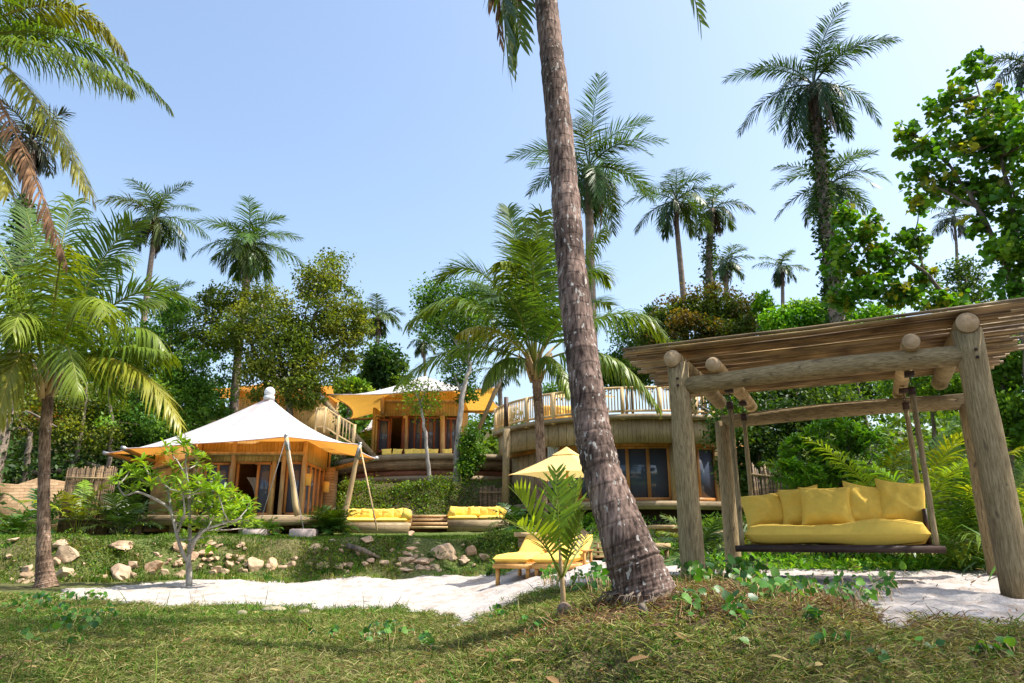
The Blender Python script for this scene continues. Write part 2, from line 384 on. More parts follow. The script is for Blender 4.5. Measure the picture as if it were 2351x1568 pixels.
def clothmat(name, c, tr_=.3):
    m, nt, bs = base_mat(name)
    bs.inputs['Base Color'].default_value = c4(c); bs.inputs['Roughness'].default_value = .85
    n = N(nt, 'TexNoise'); n.inputs['Scale'].default_value = 2.5; n.inputs['Detail'].default_value = 5; bumpn(nt, bs, n.outputs[0], .25, .05)
    tr = N(nt, 'BsdfTranslucent'); tr.inputs[0].default_value = c4(c)
    mx = N(nt, 'MixShader'); mx.inputs[0].default_value = tr_
    L(nt, bs.outputs[0], mx.inputs[1]); L(nt, tr.outputs[0], mx.inputs[2]); L(nt, mx.outputs[0], nt.nodes['Material Output'].inputs[0]); return m
M['brolly'] = clothmat('umbrella_canvas', (.88, .66, .26))
M['curtcloth'] = clothmat('curtain_cloth', (.75, .72, .66))
# ------------------------------------------------------------------ ground
def pip(X, Y, poly):
    X = np.asarray(X); Y = np.asarray(Y); ins = np.zeros(X.shape, bool); n = len(poly)
    for i in range(n):
        x1, y1 = poly[i]; x2, y2 = poly[(i+1) % n]
        c = ((y1 > Y) != (y2 > Y)) & (X < (x2-x1)*(Y-y1)/((y2-y1)+1e-12)+x1); ins ^= c
    return ins
sand_polys = [[r_ for q in pl for r_ in ([G(*q)[:2]] if q else [A([13., 10.5]), A([13., 5.0]), A([4.2, 4.95])])] for pl in (
    [(150, 1354), (300, 1340), (430, 1329), (600, 1323), (700, 1319), (900, 1309), (1130, 1297), (1300, 1292), (1440, 1290), (1500, 1310), (1430, 1345), (1240, 1352), (1180, 1368), (1140, 1405), (1070, 1440), (1000, 1420), (955, 1388), (800, 1393), (600, 1391), (420, 1390), (250, 1378), (150, 1366)],
    [(1440, 1290), (1590, 1296), (1700, 1288), (2000, 1286), (2260, 1292), (2351, 1300), 0, (2351, 1458), (2200, 1448), (2060, 1430), (1960, 1388), (1850, 1355), (1720, 1330), (1560, 1330)])]
def sandmask(X, Y):
    wx = X+.35*(vn(X*1.7, Y*1.7, 11)-.5); wy = Y+.9*(vn(X*1.3, Y*1.3, 12)-.5)+.5*(vn(X*6, Y*6, 13)-.5); wx = wx+.3*(vn(X*7, Y*7, 14)-.5)
    return (pip(wx, wy, sand_polys[0]) | pip(wx, wy, sand_polys[1])) & ((Y < np.clip(17.3+(X+11)*.26, 16.3, 20.0)-.1) | (X > .3))
def litter(X, Y):                     # dark leaf litter round the big palm and its mound
    d = ((X-1.9)/2.0)**2+((Y-5.75-.1*(X-1.9))/.95)**2
    return np.clip(1.5-d*1.2-.6*(vn(X*2.5, Y*2.5, 21)-.5), 0, 1)
Ys = np.concatenate([np.arange(-12, 2.5, .8), np.geomspace(2.5, 27, 330), np.geomspace(27.3, 75, 60), np.geomspace(80, 400, 14)])
NX = 300; Xs = np.linspace(-1, 1, NX)
gx = Xs[None]*(np.maximum(Ys, 0)*1.0+6)[:, None]; gy = np.repeat(Ys[:, None], NX, 1)
gzv = gz(gx, gy, True)
sm = sandmask(gx, gy)
gzv = gzv-.03*sm+sm*(.07*(vn(gx*3, gy*3, 8)-.5)+.04*(vn(gx*8, gy*8, 9)-.5))
# small eroded hollow at the very front
gzv = gzv-.3*np.exp(-(((gx-.42)/.28)**2+((gy-4.45)/.3)**2))-.25*np.exp(-(((gx+3.9)/.3)**2+((gy-5.9)/.4)**2))
gv = np.stack([gx, gy, gzv], -1).reshape(-1, 3)
idx = np.arange(len(Ys)*NX).reshape(len(Ys), NX)
gf = np.stack([idx[:-1, :-1], idx[:-1, 1:], idx[1:, 1:], idx[1:, :-1]], -1).reshape(-1, 4)
def groundmat():
    m, nt, bs = base_mat('ground'); at = N(nt, 'Attribute', attribute_name='Zone'); sp = N(nt, 'SeparateXYZ'); L(nt, at.outputs['Vector'], sp.inputs[0])
    tc = N(nt, 'TexCoord')
    def ns(s, d=8):
        n = N(nt, 'TexNoise'); n.inputs['Scale'].default_value = s; n.inputs['Detail'].default_value = d; L(nt, tc.outputs['Object'], n.inputs[0]); return n.outputs[0]
    fine, mid, bigg, tiny = ns(16), ns(3), ns(.7), ns(60)
    soil = ramp(nt, fine, [(.3, (.05, .035, .02)), (.5, (.13, .095, .05)), (.7, (.2, .16, .08))])
    gr = ramp(nt, fine, [(.3, (.035, .055, .012)), (.5, (.075, .12, .025)), (.7, (.17, .19, .06))])
    dk = ramp(nt, fine, [(.35, (.025, .015, .01)), (.6, (.09, .055, .035)), (.75, (.16, .11, .07))])
    sa = ramp(nt, tiny, [(.3, (.27, .22, .19)), (.42, (.41, .37, .34)), (.7, (.50, .465, .435))])
    sa = mixc(nt, sa, ramp(nt, mid, [(.38, (.8, .75, .7)), (.5, (1, 1, 1))]), 1.0, 'MULTIPLY')
    spk = ramp(nt, ns(28, 2), [(.66, (0, 0, 0)), (.70, (1, 1, 1))]); sa = mixc(nt, sa, (.42, .28, .2), spk)
    c = mixc(nt, soil, gr, sp.outputs[1]); c = mixc(nt, c, dk, sp.outputs[2])
    ad = N(nt, 'Math', operation='MULTIPLY_ADD'); L(nt, fine, ad.inputs[0]); ad.inputs[1].default_value = .9; L(nt, sp.outputs[0], ad.inputs[2])
    sm_ = N(nt, 'MapRange'); sm_.inputs['From Min'].default_value = .85; sm_.inputs['From Max'].default_value = 1.0; L(nt, ad.outputs[0], sm_.inputs[0])
    c = mixc(nt, c, sa, sm_.outputs[0]); L(nt, c, bs.inputs['Base Color']); bs.inputs['Roughness'].default_value = .95; bs.inputs['Specular IOR Level'].default_value = .1
    bumpn(nt, bs, mixc(nt, fine, mid, .5), .7, .06); return m
go = mesh('ground', gv, [gf], groundmat(), smooth=True, org=A([0, 0, 0.])); go['kind'] = 'structure'; go['label'] = 'ground of sand path, grass slope and banks'
bw = sst(16.5, 18, gy)
green = np.clip(.75*vn(gx*.6, gy*.6, 31)+.35*(1-sst(5.5, 9, gy))*-.5+.25*sst(6, 9, gy)+.4*sst(20, 22, gy), 0, 1)
z = np.zeros((len(gv), 3), np.float32); z[:, 0] = sm.ravel(); z[:, 1] = green.ravel(); z[:, 2] = (litter(gx, gy)*(1-sm)).ravel()
z[:, 2] = np.maximum(z[:, 2], (.7*sst(27, 29, gy)).ravel())
for _ in range(1):
    q = z[:, 0].reshape(gx.shape); q[1:-1, 1:-1] = (q[1:-1, 1:-1]*2+q[:-2, 1:-1]+q[2:, 1:-1]+q[1:-1, :-2]+q[1:-1, 2:])/6; z[:, 0] = q.ravel()
za = go.data.attributes.new('Zone', 'FLOAT_VECTOR', 'POINT'); za.data.foreach_set('vector', z.ravel())

# ------------------------------------------------------------------ soft shapes
def pillow_geo(w, h, t, n=18, e=.42, pinch=.09, seed=0, sag=0):
    """pillow in its own plane: x width, z height, y thickness, centre origin"""
    r = np.random.default_rng(seed); u = np.linspace(-1, 1, n); U, V = np.meshgrid(u, u, indexing='ij')
    pu = 1-pinch*(1-V**2); pv = 1-pinch*(1-U**2)
    th = ((1-U**4)*(1-V**4)).clip(0)**e*t/2
    wr = .16*t*(vn(U*2.5+seed*7, V*2.5, seed)-.5)+.09*t*(vn(U*6+V*3, V*6+seed, seed+9)-.5)+.10*t*np.sin((U+V)*7+seed)*(np.abs(U)*np.abs(V))**1.5
    S = []
    for s in (-1, 1):
        x = U*pu*w/2; z = V*pv*h/2+sag*(1-U**2)*(V > 0)*V*-h; y = s*(th+wr*(th > 0)*(1-np.maximum(np.abs(U), np.abs(V))**6))
        S.append(np.stack([x, y, z], -1).reshape(-1, 3))
    I = np.arange(n*n).reshape(n, n); f = np.stack([I[:-1, :-1], I[1:, :-1], I[1:, 1:], I[:-1, 1:]], -1).reshape(-1, 4)
    return np.concatenate(S), [f, f[:, ::-1]+n*n]
def soft(name, V, F, ax, pos, m, parent=None):
    o = mesh(name, V@A(ax)+A(pos), F, m, parent, smooth=True)
    return o
def piping(o, V, n, ax, pos, m, r_=.006):
    I = np.arange(n*n).reshape(n, n); ring = np.concatenate([I[:-1, 0], I[-1, :-1], I[::-1, -1][:-1], I[0, ::-1][:-1]]); pts = V[ring]@A(ax)+A(pos)
    mb = MB(); mb.tube(np.concatenate([pts, pts[:1]]), r_, 6, cap=False); mb.build('piping', m, o, True)
def axes(rz, tilt=0, roll=0):
    """x axis turned by rz in plan; tilt leans the z axis backwards (+y)"""
    x = A([math.cos(rz), math.sin(rz), 0]); y = A([-math.sin(rz), math.cos(rz), 0]); z = A([0, 0, 1.])
    z2 = z*math.cos(tilt)+y*math.sin(tilt); y2 = y*math.cos(tilt)-z*math.sin(tilt)
    x2 = x*math.cos(roll)+z2*math.sin(roll); z3 = z2*math.cos(roll)-x*math.sin(roll)
    return A([x2, y2, z3])
def mattress(name, w, d, h, rz, pos, m, parent=None, tilt=0, seed=0, n=22, e=.2):
    V, F = pillow_geo(w, d, h, n, e, .015, seed); V = V[:, [0, 2, 1]]*A([1, 1, 1])  # lie flat
    x, y, z = axes(rz); y2 = y*math.cos(tilt)+z*math.sin(tilt); z2 = z*math.cos(tilt)-y*math.sin(tilt)
    F = [f[:, ::-1] for f in F]
    return soft(name, V, F, [x, y2, z2], pos, m, parent)

# ------------------------------------------------------------------ pergola
PL, PR = A([2.03, 8.2, -.43]), A([4.72, 6.88, -.43])
ad = norm((PR-PL)*A([1, 1, 0])); bd = A([-ad[1], ad[0], 0.])            # along the front, towards the back
if bd[1] < 0: bd = -bd
DEP = 2.72
per = thing('pergola', (PL+PR)/2+bd*DEP/2, 'open log pergola with a roof of thin bamboo canes over the hanging daybed', 'pergola')
def post(p, top, r, lean=(0, 0)):
    m = MB(); n = 9; t = np.linspace(0, 1, n); pts = [A(p)+A([lean[0]*q, lean[1]*q, -.12+(top-p[2]+.12)*q]) for q in t]
    rr = r*(1+.10*(1-t)+.07*(rng.random(n)-.5)); m.tube(pts, rr, 20, lump=.05); return m.build('post', M['log'], per, True)
WL = (PR-PL)@ad
post(PL, 2.06, .122, (-.02, 0)); post(PR, 2.08, .132, (-.03, 0)); post(PL+bd*DEP, 1.75, .105); post(PR+bd*DEP+ad*.24, 1.75, .13)
def beam(p, q, r, name='beam', m='logx', k=18, ends=False):
    mb = MB(); n = 12; t = np.linspace(0, 1, n)[:, None]; pts = A(p)*(1-t)+A(q)*t+A([0, 0, 1])*(.02*np.sin(t*5+r*50))
    mb.tube(pts, r*(1+.05*(rng.random(n)-.5)), k, lump=.04, cap=not ends); o = mb.build(name, M[m], per, True)
    if ends:
        d = norm(A(q)-A(p))
        for e, s in ((A(pts[0]), -1), (A(pts[-1]), 1)):
            c = MB(); c.tube([e-d*.004*s, e+d*.004*s], [r*.99, r*.96], k); c.build('sawn_end', M['logend'], o)
    return o
zf = 1.79
beam(PL+ad*.05+A([0, 0, zf-PL[2]]), PR-ad*.08+A([0, 0, zf-PR[2]+.05]), .105)
beam(PL+bd*DEP+ad*.0+A([0, 0, zf-PL[2]-.03]), PR+bd*DEP+ad*.2+A([0, 0, zf-PR[2]+.02]), .105)
zc = zf+.20
B2, B3 = PL+ad*.42, PR-ad*.55
cross = []
for p, r, dz in ((PL-ad*.05, .105, .12), (B2, .088, .0), (B3, .088, .02), (PR-ad*.03, .108, .15)):
    a = A([p[0], p[1], zc+dz])-bd*.16; b = A([p[0], p[1], zc+dz])+bd*(DEP+.25)
    beam(a, b, r, 'rafter', 'palelog' if r < .1 else 'log', ends=True)
mb = MB(); nc = 96; zr = zc+.262
for i in range(nc):
    s = -.14+(DEP+.5)*i/nc; j = rng.normal(0, .09); r_ = rng.uniform(.012, .021)
    a = PL-ad*(.62+.12*rng.random()+.25*(i/nc)*0+j*.5); b = PR+ad*(.55+.15*rng.random()+j)
    zz = zr+rng.normal(0, .008)+(.03 if i % 5 == 0 else 0)
    ja = rng.normal(0, .012)
    p0 = A([a[0], a[1], zz])+bd*(s+ja); p1 = A([b[0], b[1], zz+.03])+bd*(s-ja)
    t = np.linspace(0, 1, 5)[:, None]; sag = A([0, 0, 1])*(-.02*np.sin(t*math.pi)+rng.normal(0, .006, (5, 1)))
    g = rng.uniform(.55, 1.25); mb.tube(p0*(1-t)+p1*t+sag, r_, 6, c_=(g, g*rng.uniform(.93, 1.03), g*rng.uniform(.85, 1)))
mb.build('cane_roof', M['cane'], per, True, True)
for p, q in ((PL, ad), (PR, -ad)):
    for dz in (-.03, .05):
        c = p+q*.0-bd*.15+A([0, 0, zf-p[2]+dz]); m3 = MB(); m3.tube([c, c-bd*.02], .016, 8); m3.build('bolt', M['darkwood'], per, True)
# batten canes crossing the roof
for s in (.9, 1.8):
    pass
# ------------------------------------------------------------------ hanging daybed
S0 = B2+bd*1.02; S1 = B3+bd*1.02; SD = 1.0
wsw = (S1-S0)@ad; cs = (S0+S1)/2+bd*SD/2
zb = -.10
swing = thing('hanging_daybed', (cs[0], cs[1], -.10), 'dark wooden swing bed with yellow mattress hung on four poles under the pergola', 'swing')
rz = math.atan2(ad[1], ad[0])
mb = MB(); mb.box(cs+A([0, 0, zb-cs[2]-.0]), (wsw+.14, .07, .085), rz)
mb = MB()
for s in (-.04, SD+.04): mb.box((S0+S1)/2+bd*s+A([0, 0, zb-S0[2]]), (wsw+.2, .06, .075), rz)
for t in (-.05, .25, .5, .75, 1.05): mb.box(S0+ad*wsw*t*.97+ad*.02+bd*SD/2+A([0, 0, zb-S0[2]-.002]), (.06, SD+.02, .05), rz)
mb.build('bed_frame', M['darkwood'], swing)
mb = MB()
for i in range(8): mb.box((S0+S1)/2+bd*(.06+i*.125)+A([0, 0, zb-S0[2]+.035]), (wsw, .1, .02), rz)
mb.build('slat_base', M['darkwood'], swing)
mb = MB(); bb = S0+bd*(SD+.0)
mb.box((S0+S1)/2+bd*(SD+.02)+A([0, 0, zb-S0[2]+.56]), (wsw-.1, .035, .09), rz)
mb.box((S0+S1)/2+bd*(SD+.02)+A([0, 0, zb-S0[2]+.25]), (wsw-.1, .03, .3), rz)
for t in (0.03, .97): mb.box(S0+ad*wsw*t+bd*(SD+.02)+A([0, 0, zb-S0[2]+.3]), (.05, .05, .6), rz)
mb.build('backrest', M['darkwood'], swing)
mb = MB(); mb.box(S1+ad*-.02+bd*(SD*.6)+A([0, 0, zb-S0[2]+.24]), (.035, SD*.8, .42), rz); mb.build('side_panel', M['darkwood'], swing)
V, F = pillow_geo(wsw-.02, SD*.98, .25, 36, .17, .012, 5); V = V[:, [0, 2, 1]]; u = V[:, 0]/(wsw/2)
V[:, 2] *= (1+.14*np.sin(u*3.2-.4)); V[:, 2] += .028*sst(.1, .5, u)*(V[:, 2] > 0)+.006*np.sin(u*40+V[:, 1]*12)*(V[:, 2] > .02)*np.abs(V[:, 1])
soft('mattress', V, [f[:, ::-1] for f in F], axes(rz), (S0+S1)/2+bd*(SD*.47)+A([0, 0, zb-S0[2]+.165]), M['yellow'], swing)
mpole = []
for (p, s) in ((S0-ad*.02, -.02), (S0, SD+.02), (S1+ad*.02, -.02), (S1, SD+.02)):
    top = (B2 if p is not None and (p-B2)@ad < 1 else B3)
    b_ = p+bd*s; ztop = zc-.30
    mb = MB(); n = 10; t = np.linspace(0, 1, n)
    pts = [A([b_[0], b_[1], zb+.0+(ztop-zb)*q]) for q in t]; mb.tube(pts, [.030*(1+.12*(i % 3 == 0)) for i in range(n)], 9)
    m3 = MB(); m3.box((b_[0], b_[1], ztop-.01), (.075, .075, .09), rz); m4 = MB(); m4.box((b_[0], b_[1], ztop+.19), (.10, .13, .05), rz)
    o = mb.build('hanging_pole', M['log'], swing, True); m3.build('iron_bracket', M['darkwood'], o); m4.build('iron_hanger', M['darkwood'], o)
    mb = MB()
    for i in range(3):
        zz = ztop+.015+i*.055; d = ad if i % 2 else bd; c0 = A([b_[0], b_[1], zz])
        mb.tube([c0+A([0, 0, .03*math.sin(a)])+d*.014*math.cos(a) for a in np.linspace(0, 2*math.pi, 9)], .005, 5)
    mb.build('chain', M['darkwood'], o, True)
# five pillows: (centre x px, width m, height, turn, tilt, forward, label)
pil = [(.10, .60, .46, .55, .40, .42, .13, 'yellow pillow slumped against the left pole, leftmost on the swing bed'),
       (.315, .50, .52, -.30, .22, .30, .10, 'narrow looking yellow pillow turned sideways, second from left on the swing bed'),
       (.475, .62, .50, .05, .26, -.16, .0, 'large square yellow pillow standing in front in the middle of the swing bed'),
       (.69, .52, .53, .65, .22, .12, -.17, 'yellow pillow turned to the left with a bright corner, fourth on the swing bed'),
       (.885, .56, .56, .25, .22, .20, -.13, 'tall yellow pillow in the right corner of the swing bed')]
for i, (t, w_, h_, rr, tl, fw, rol, lab) in enumerate(pil):
    V, F = pillow_geo(w_, h_, .25, 22, .5, .10, 20+i)
    pos = S0+ad*wsw*t+bd*(SD*.52+fw*.5)+A([0, 0, zb-S0[2]+.27+h_/2*.93])
    o = soft('throw_pillow', V, F, axes(rz+rr*.6, tl, rol), pos, M['yellow']); piping(o, V, 22, axes(rz+rr*.6, tl, rol), pos, M['yellow']); tag(o, lab, 'pillow', 'pillows on the swing bed')

# ------------------------------------------------------------------ left tent villa
def poly_wall(mb, pts, z0, z1, th=.12):
    for a, b in zip(pts[:-1], pts[1:]):
        a = A(a, float); b = A(b, float); mb.bar((a[0], a[1], (z0+z1)/2), (b[0], b[1], (z0+z1)/2), th, z1-z0)
def tent_surface(name, peak, corners, m, parent, scallop=.16, power=1.75, nr=26, per_=14, r0=.03, up=.0):
    C = A(corners, float); n = len(C); pk = A(peak, float); V = []; nT = n*per_
    for i in range(n):
        a, b = C[i], C[(i+1) % n]; mid = (a+b)/2; inn = (pk*A([1, 1, 0])+A([0, 0, 1])*mid-mid)
        inn[2] = 0; L_ = np.linalg.norm(b-a)
        for j in range(per_):
            t = j/per_; e = a*(1-t)+b*t; V.append(e+norm(inn)*scallop*L_*4*t*(1-t)+A([0, 0, up])*4*t*(1-t))
    E = A(V); rows = []
    for i in range(nr+1):
        s = i/nr; rr = r0+(1-r0)*(1-s)
        xy = pk[:2]+(E[:, :2]-pk[:2])*rr; h = (1-rr)**power
        z = E[:, 2]+(pk[2]-E[:, 2])*h; rows.append(np.concatenate([xy, z[:, None]], 1))
    V = np.concatenate(rows); F = []
    I = np.arange(len(V)).reshape(nr+1, nT); J = np.roll(I, -1, 1)
    F = [np.stack([I[:-1], J[:-1], J[1:], I[1:]], -1).reshape(-1, 4)]
    o = mesh(name, V, F, m, parent, smooth=True)
    o.data.polygons[0].normal
    return o, E
def fix_up(o):
    """make the faces of an open cloth point upwards"""
    me = o.data; s = sum(p.normal.z for p in me.polygons)
    if s < 0: me.flip_normals()
def door(mb_fr, mb_gl, x0, y0, x1, y1, Y, panes=2, fw=7, mid=None):
    """framed glazed panel on a wall facing the camera"""
    mb_fr.rect(x0, y0, x1, y0+fw, Y-.05, .08); mb_fr.rect(x0, y1-fw, x1, y1, Y-.05, .08)
    for i in range(panes+1):
        x = x0+(x1-x0-fw)*i/panes; mb_fr.rect(x, y0+fw-.3, x+fw, y1-fw+.3, Y-.056, .09)
    mb_gl.rect(x0+1, y0+1, x1-1, y1-1, Y-.02, .02)
Yv = 25.5
v1 = thing('tent_villa', (P(600, 1190, 27)[0], 27, .25), 'white peaked tent roof with orange lining over a timber villa on a deck, left', 'villa')
def X_(x, y, Y): return P(x, y, Y)[0]
wl = [(X_(352, 1110, 30), 30), (X_(452, 1110, Yv), Yv), (X_(697, 1110, Yv), Yv), (X_(752, 1110, 29.2), 29.2), (X_(740, 1110, 32.5), 32.5), (X_(400, 1110, 33), 33)]
z0, z1 = P(0, 1186, Yv)[2], P(0, 1014, Yv)[2]
# front wall is built round its openings: head band, piers, side walls
mb = MB()
zh = P(0, 1060, Yv)[2]
def seg(a, b, za, zb): mb.bar((a[0], a[1], (za+zb)/2), (b[0], b[1], (za+zb)/2), .12, zb-za)
fr = lambda x: (X_(x, 1110, Yv), Yv)
seg(fr(452), fr(697), zh, z1)
for a, b in ((452, 464), (527, 538), (622, 632), (646, 652), (694, 698)): seg(fr(a), fr(b), z0, zh)
seg(wl[0], wl[1], z0, z1); seg(wl[0], wl[5], z0, z1); seg(wl[5], wl[4], z0, z1); seg(wl[4], wl[3], z0, z1)
seg(wl[2], wl[3], zh-.0, z1)
mb.build('wall', M['wallwood'], v1)
mb = MB()
for x in (452, 533, 650, 697): c_ = fr(x); mb.tube([(c_[0], Yv-.11, z0), (c_[0], Yv-.11, z1)], .08, 10)
mb.tube([(fr(452)[0], Yv-.15, z1-.45), (fr(697)[0], Yv-.15, z1-.45)], .07, 8); mb.tube([(wl[0][0], wl[0][1]-.15, z1-.55), (fr(452)[0], Yv-.15, z1-.55)], .09, 8)
mb.build('timber_frame', M['palelog'], v1, True)
def panel_set(items, parent, fmat='frame', fw=6):
    for (x0, y0, x1, y1, Y, n) in items:
        a, b = MB(), MB(); door(a, b, x0, y0, x1, y1, Y, n, fw)
        o = a.build('window', M[fmat], parent); b.build('pane', M['glass'], o)
panel_set([(464, 1062, 527, 1181, Yv, 2), (586, 1061, 622, 1183, Yv, 1), (653, 1060, 694, 1183, Yv, 1)], v1)
a = MB(); a.rect(538, 1058, 586, 1065, Yv-.05, .1); a.rect(538, 1065, 544, 1183, Yv-.05, .1); a.build('door_frame', M['frame'], v1)
# receding right side: glazed doors
def side_panels(p, q, za, zb, n, parent, fm='frame'):
    p = A(p, float); q = A(q, float)
    a, b = MB(), MB()
    for i in range(n+1):
        c = p+(q-p)*i/n; a.box((c[0], c[1], (za+zb)/2), (.11, .11, zb-za))
    a.bar((*p, zb-.05), (*q, zb-.05), .1, .1); a.bar((*p, za+.05), (*q, za+.05), .1, .1)
    b.bar((*p, (za+zb)/2), (*q, (za+zb)/2), .02, zb-za-.2)
    o = a.build('window', M[fm], parent); b.build('pane', M['glass'], o)
w2, w3 = A(wl[2], ), A(wl[3], )
side_panels(w2+(w3-w2)*.02, w2+(w3-w2)*.75, z0, zh, 4, v1)
mb = MB(); c_ = w2+(w3-w2)*.93; mb.box((c_[0]+.1, c_[1], (z0+zh)/2+.05), (.55, .7, zh-z0+.1)); mb.build('stone_pier', M['stone'], v1)
# interior seen through the open door
mb = MB(); X0, X1 = fr(452)[0], fr(697)[0]
mb.box(((X0+X1)/2, Yv+3.2, (z0+z1)/2), (X1-X0, .1, z1-z0)); mb.box(((X0+X1)/2, Yv+1.7, z0-.02), (X1-X0, 3, .06)); mb.box(((X0+X1)/2, Yv+1.7, z1-.1), (X1-X0-.3, 3, .06)); mb.build('shade_lining', M['slab'], v1)  # lining is near black: the room's shade is put into its colour
def drape(x0, x1, ytop, ybot, Y, parent, pinch=.45, flip=False, name='curtain'):
    n, k = 30, 16; V = []
    xa, xb = X_(x0, ytop, Y), X_(x1, ytop, Y); zt, zb_ = P(0, ytop, Y)[2], P(0, ybot, Y)[2]
    for j in range(k+1):
        t = j/k; wdt = 1-(1-pinch)*math.sin(min(t/.62, 1)*math.pi/2)+.25*max(0, t-.62)
        for i in range(n+1):
            s = i/n; x = (xa+(xb-xa)*s*wdt) if not flip else (xb-(xb-xa)*s*wdt)
            V.append((x, Y+.05*math.sin(s*38)*(1.2-wdt*.5), zt+(zb_-zt)*t))
    I = np.arange((n+1)*(k+1)).reshape(k+1, n+1); F = [np.stack([I[:-1, :-1], I[:-1, 1:], I[1:, 1:], I[1:, :-1]], -1).reshape(-1, 4)]
    return mesh(name, A(V), F, M['curtcloth'], parent, True)
drape(566, 600, 1096, 1175, Yv+.6, v1, .3, True)
# deck on stilts
mb = MB(); zd = P(0, 1182, 24.4)[2]
xl, xr = X_(228, 1190, 24.9), X_(741, 1190, 24.4)
mb.box(((xl+xr)/2, 26.4, zd-.06), (xr-xl, 4.2, .10)); mb.build('deck', M['deck'], v1)
mb = MB(); mb.box(((xl+xr)/2, 24.27, zd-.18), (xr-xl+.06, .06, .33)); mb.box((xr+.035, 26.4, zd-.18), (.06, 4.2, .33)); mb.build('deck_fascia', M['deck'], v1)
for i, x in enumerate(np.linspace(xl+.4, xr-.4, 7)):
    mb = MB(); mb.box((x, 24.6, zd-.5), (.22, .22, .85)); mb.build('stilt', M['deck'], v1)
pk = P(618, 912, 27.6)
cr = [P(285, 1030, 26.0), P(437, 1019, 24.6), P(658, 1002, 23.2), P(826, 1021, 24.7), P(862, 1053, 28.6), P(800, 1045, 33.5), P(600, 1040, 35), P(380, 1050, 34), P(243, 1041, 29.5)]
ts, E = tent_surface('tent_roof', pk, cr, M['tent'], v1, .075, 1.5, up=.02); fix_up(ts)
mb = MB(); k = len(E)
mb.tube(np.concatenate([E, E[:1]]), .022, 6, cap=False); mb.build('edge_rope', M['tent'], v1, True)
mb = MB(); t = np.linspace(0, 1, 10); r_ = .21
mb.tube([pk+A([0, 0, -.12+.18*q]) for q in (0, 1)], [.22, .20], 20); mb.tube([pk+A([0, 0, .02+r_*(1-math.cos(q*math.pi))*.95]) for q in t], [max(.01, r_*math.sin(.12+q*3.0)) for q in t], 20)
mb.build('roof_finial', mat('white_cap', (.74, .74, .72), (.8, .8, .78), 6, bump=0, rough=.5), v1, True)
def mast(foot, top, r, parent, name='mast'):
    mb = MB(); t = np.linspace(0, 1, 9)[:, None]; pts = A(foot)*(1-t)+A(top)*t
    pts[1:-1, :2] += rng.normal(0, .012, (7, 2)); mb.tube(pts, np.linspace(r*1.1, r*.8, 9), 12, lump=.04); o = mb.build(name, M['palelog'], parent, True)
    d = norm(A(top)-A(foot)); m2 = MB(); m2.tube([A(top)-d*.42, A(top)+d*.05], [r*1.0, r*.75], 12); m2.box(A(top)+d*.08, (.10, .10, .10)); m2.build('steel_cap', M['metal'], o, False)
    return o
def cable(p, q, r=.012, parent=v1, m='rope'):
    mb = MB(); mb.tube([A(p), A(q)], r, 5); return mb.build('cable', M[m], parent)
mast(P(683, 1184, 23.35), cr[2]-A([0, 0, .05]), .088, v1)
mast(P(783, 1222, 24.6), cr[3]-A([0, 0, .05]), .095, v1)
cable(cr[2], P(697, 1217, 22.6)); cable(cr[2], P(592, 1217, 23.4)); cable(cr[3], P(866, 1218, 23.5), .03, v1, 'palelog')
# horizontal struts carrying the left corners
for c_, q in ((cr[0], (352, 1062, 28)), (cr[8], (345, 1068, 30)), (cr[1], (470, 1050, 25.4)), (cr[4], (757, 1080, 29))):
    mb = MB(); e = P(*q); mb.tube([c_, c_*.55+e*.45, e], [.07, .09, .11], 9); o = mb.build('strut', M['log'], v1, True)
    m2 = MB(); d = norm(e-c_); m2.tube([c_-d*.12, c_+d*.25], .085, 10); m2.build('steel_cap', M['metal'], o, True)
for (x, y, Y, s) in ((857, 1090, 24, 1), ):
    pass
for x, lab in ((592, 'pink concrete anchor block in front of the left villa, by the deck plants'), (698, 'pink concrete anchor block holding the thick cable, nearest the right of the villa deck')):
    mb = MB(); g = G(x, 1231, 20, 26); g = P(x, 1224, 22.9); 
    V = []
    for zz, s in ((-.25, .36), (.10, .36), (.13, .30)):
        V += [(g[0]+a*s, g[1]+b*s, g[2]+zz) for a, b in ((-1, -1), (1, -1), (1, 1), (-1, 1))]
    F = [(0, 1, 5, 4), (1, 2, 6, 5), (2, 3, 7, 6), (3, 0, 4, 7), (4, 5, 9, 8), (5, 6, 10, 9), (6, 7, 11, 10), (7, 4, 8, 11), (8, 9, 10, 11), (3, 2, 1, 0)]
    mb.add(V, F); o = mb.build('anchor_block', M['concrete']); tag(o, lab, 'anchor block', 'anchor blocks of the left villa')
# wall lamps on the right side of villa
for (x, y, Y, lab) in ((706, 1101, 25.6, ''), (748, 1118, 28.1, '')):
    c_ = P(x, y, Y-.1); mb = MB(); mb.tube([c_-A([0, 0, .2]), c_+A([0, 0, .2])], .13, 14); mb.build('wall_lamp', M['gold'], v1, True)
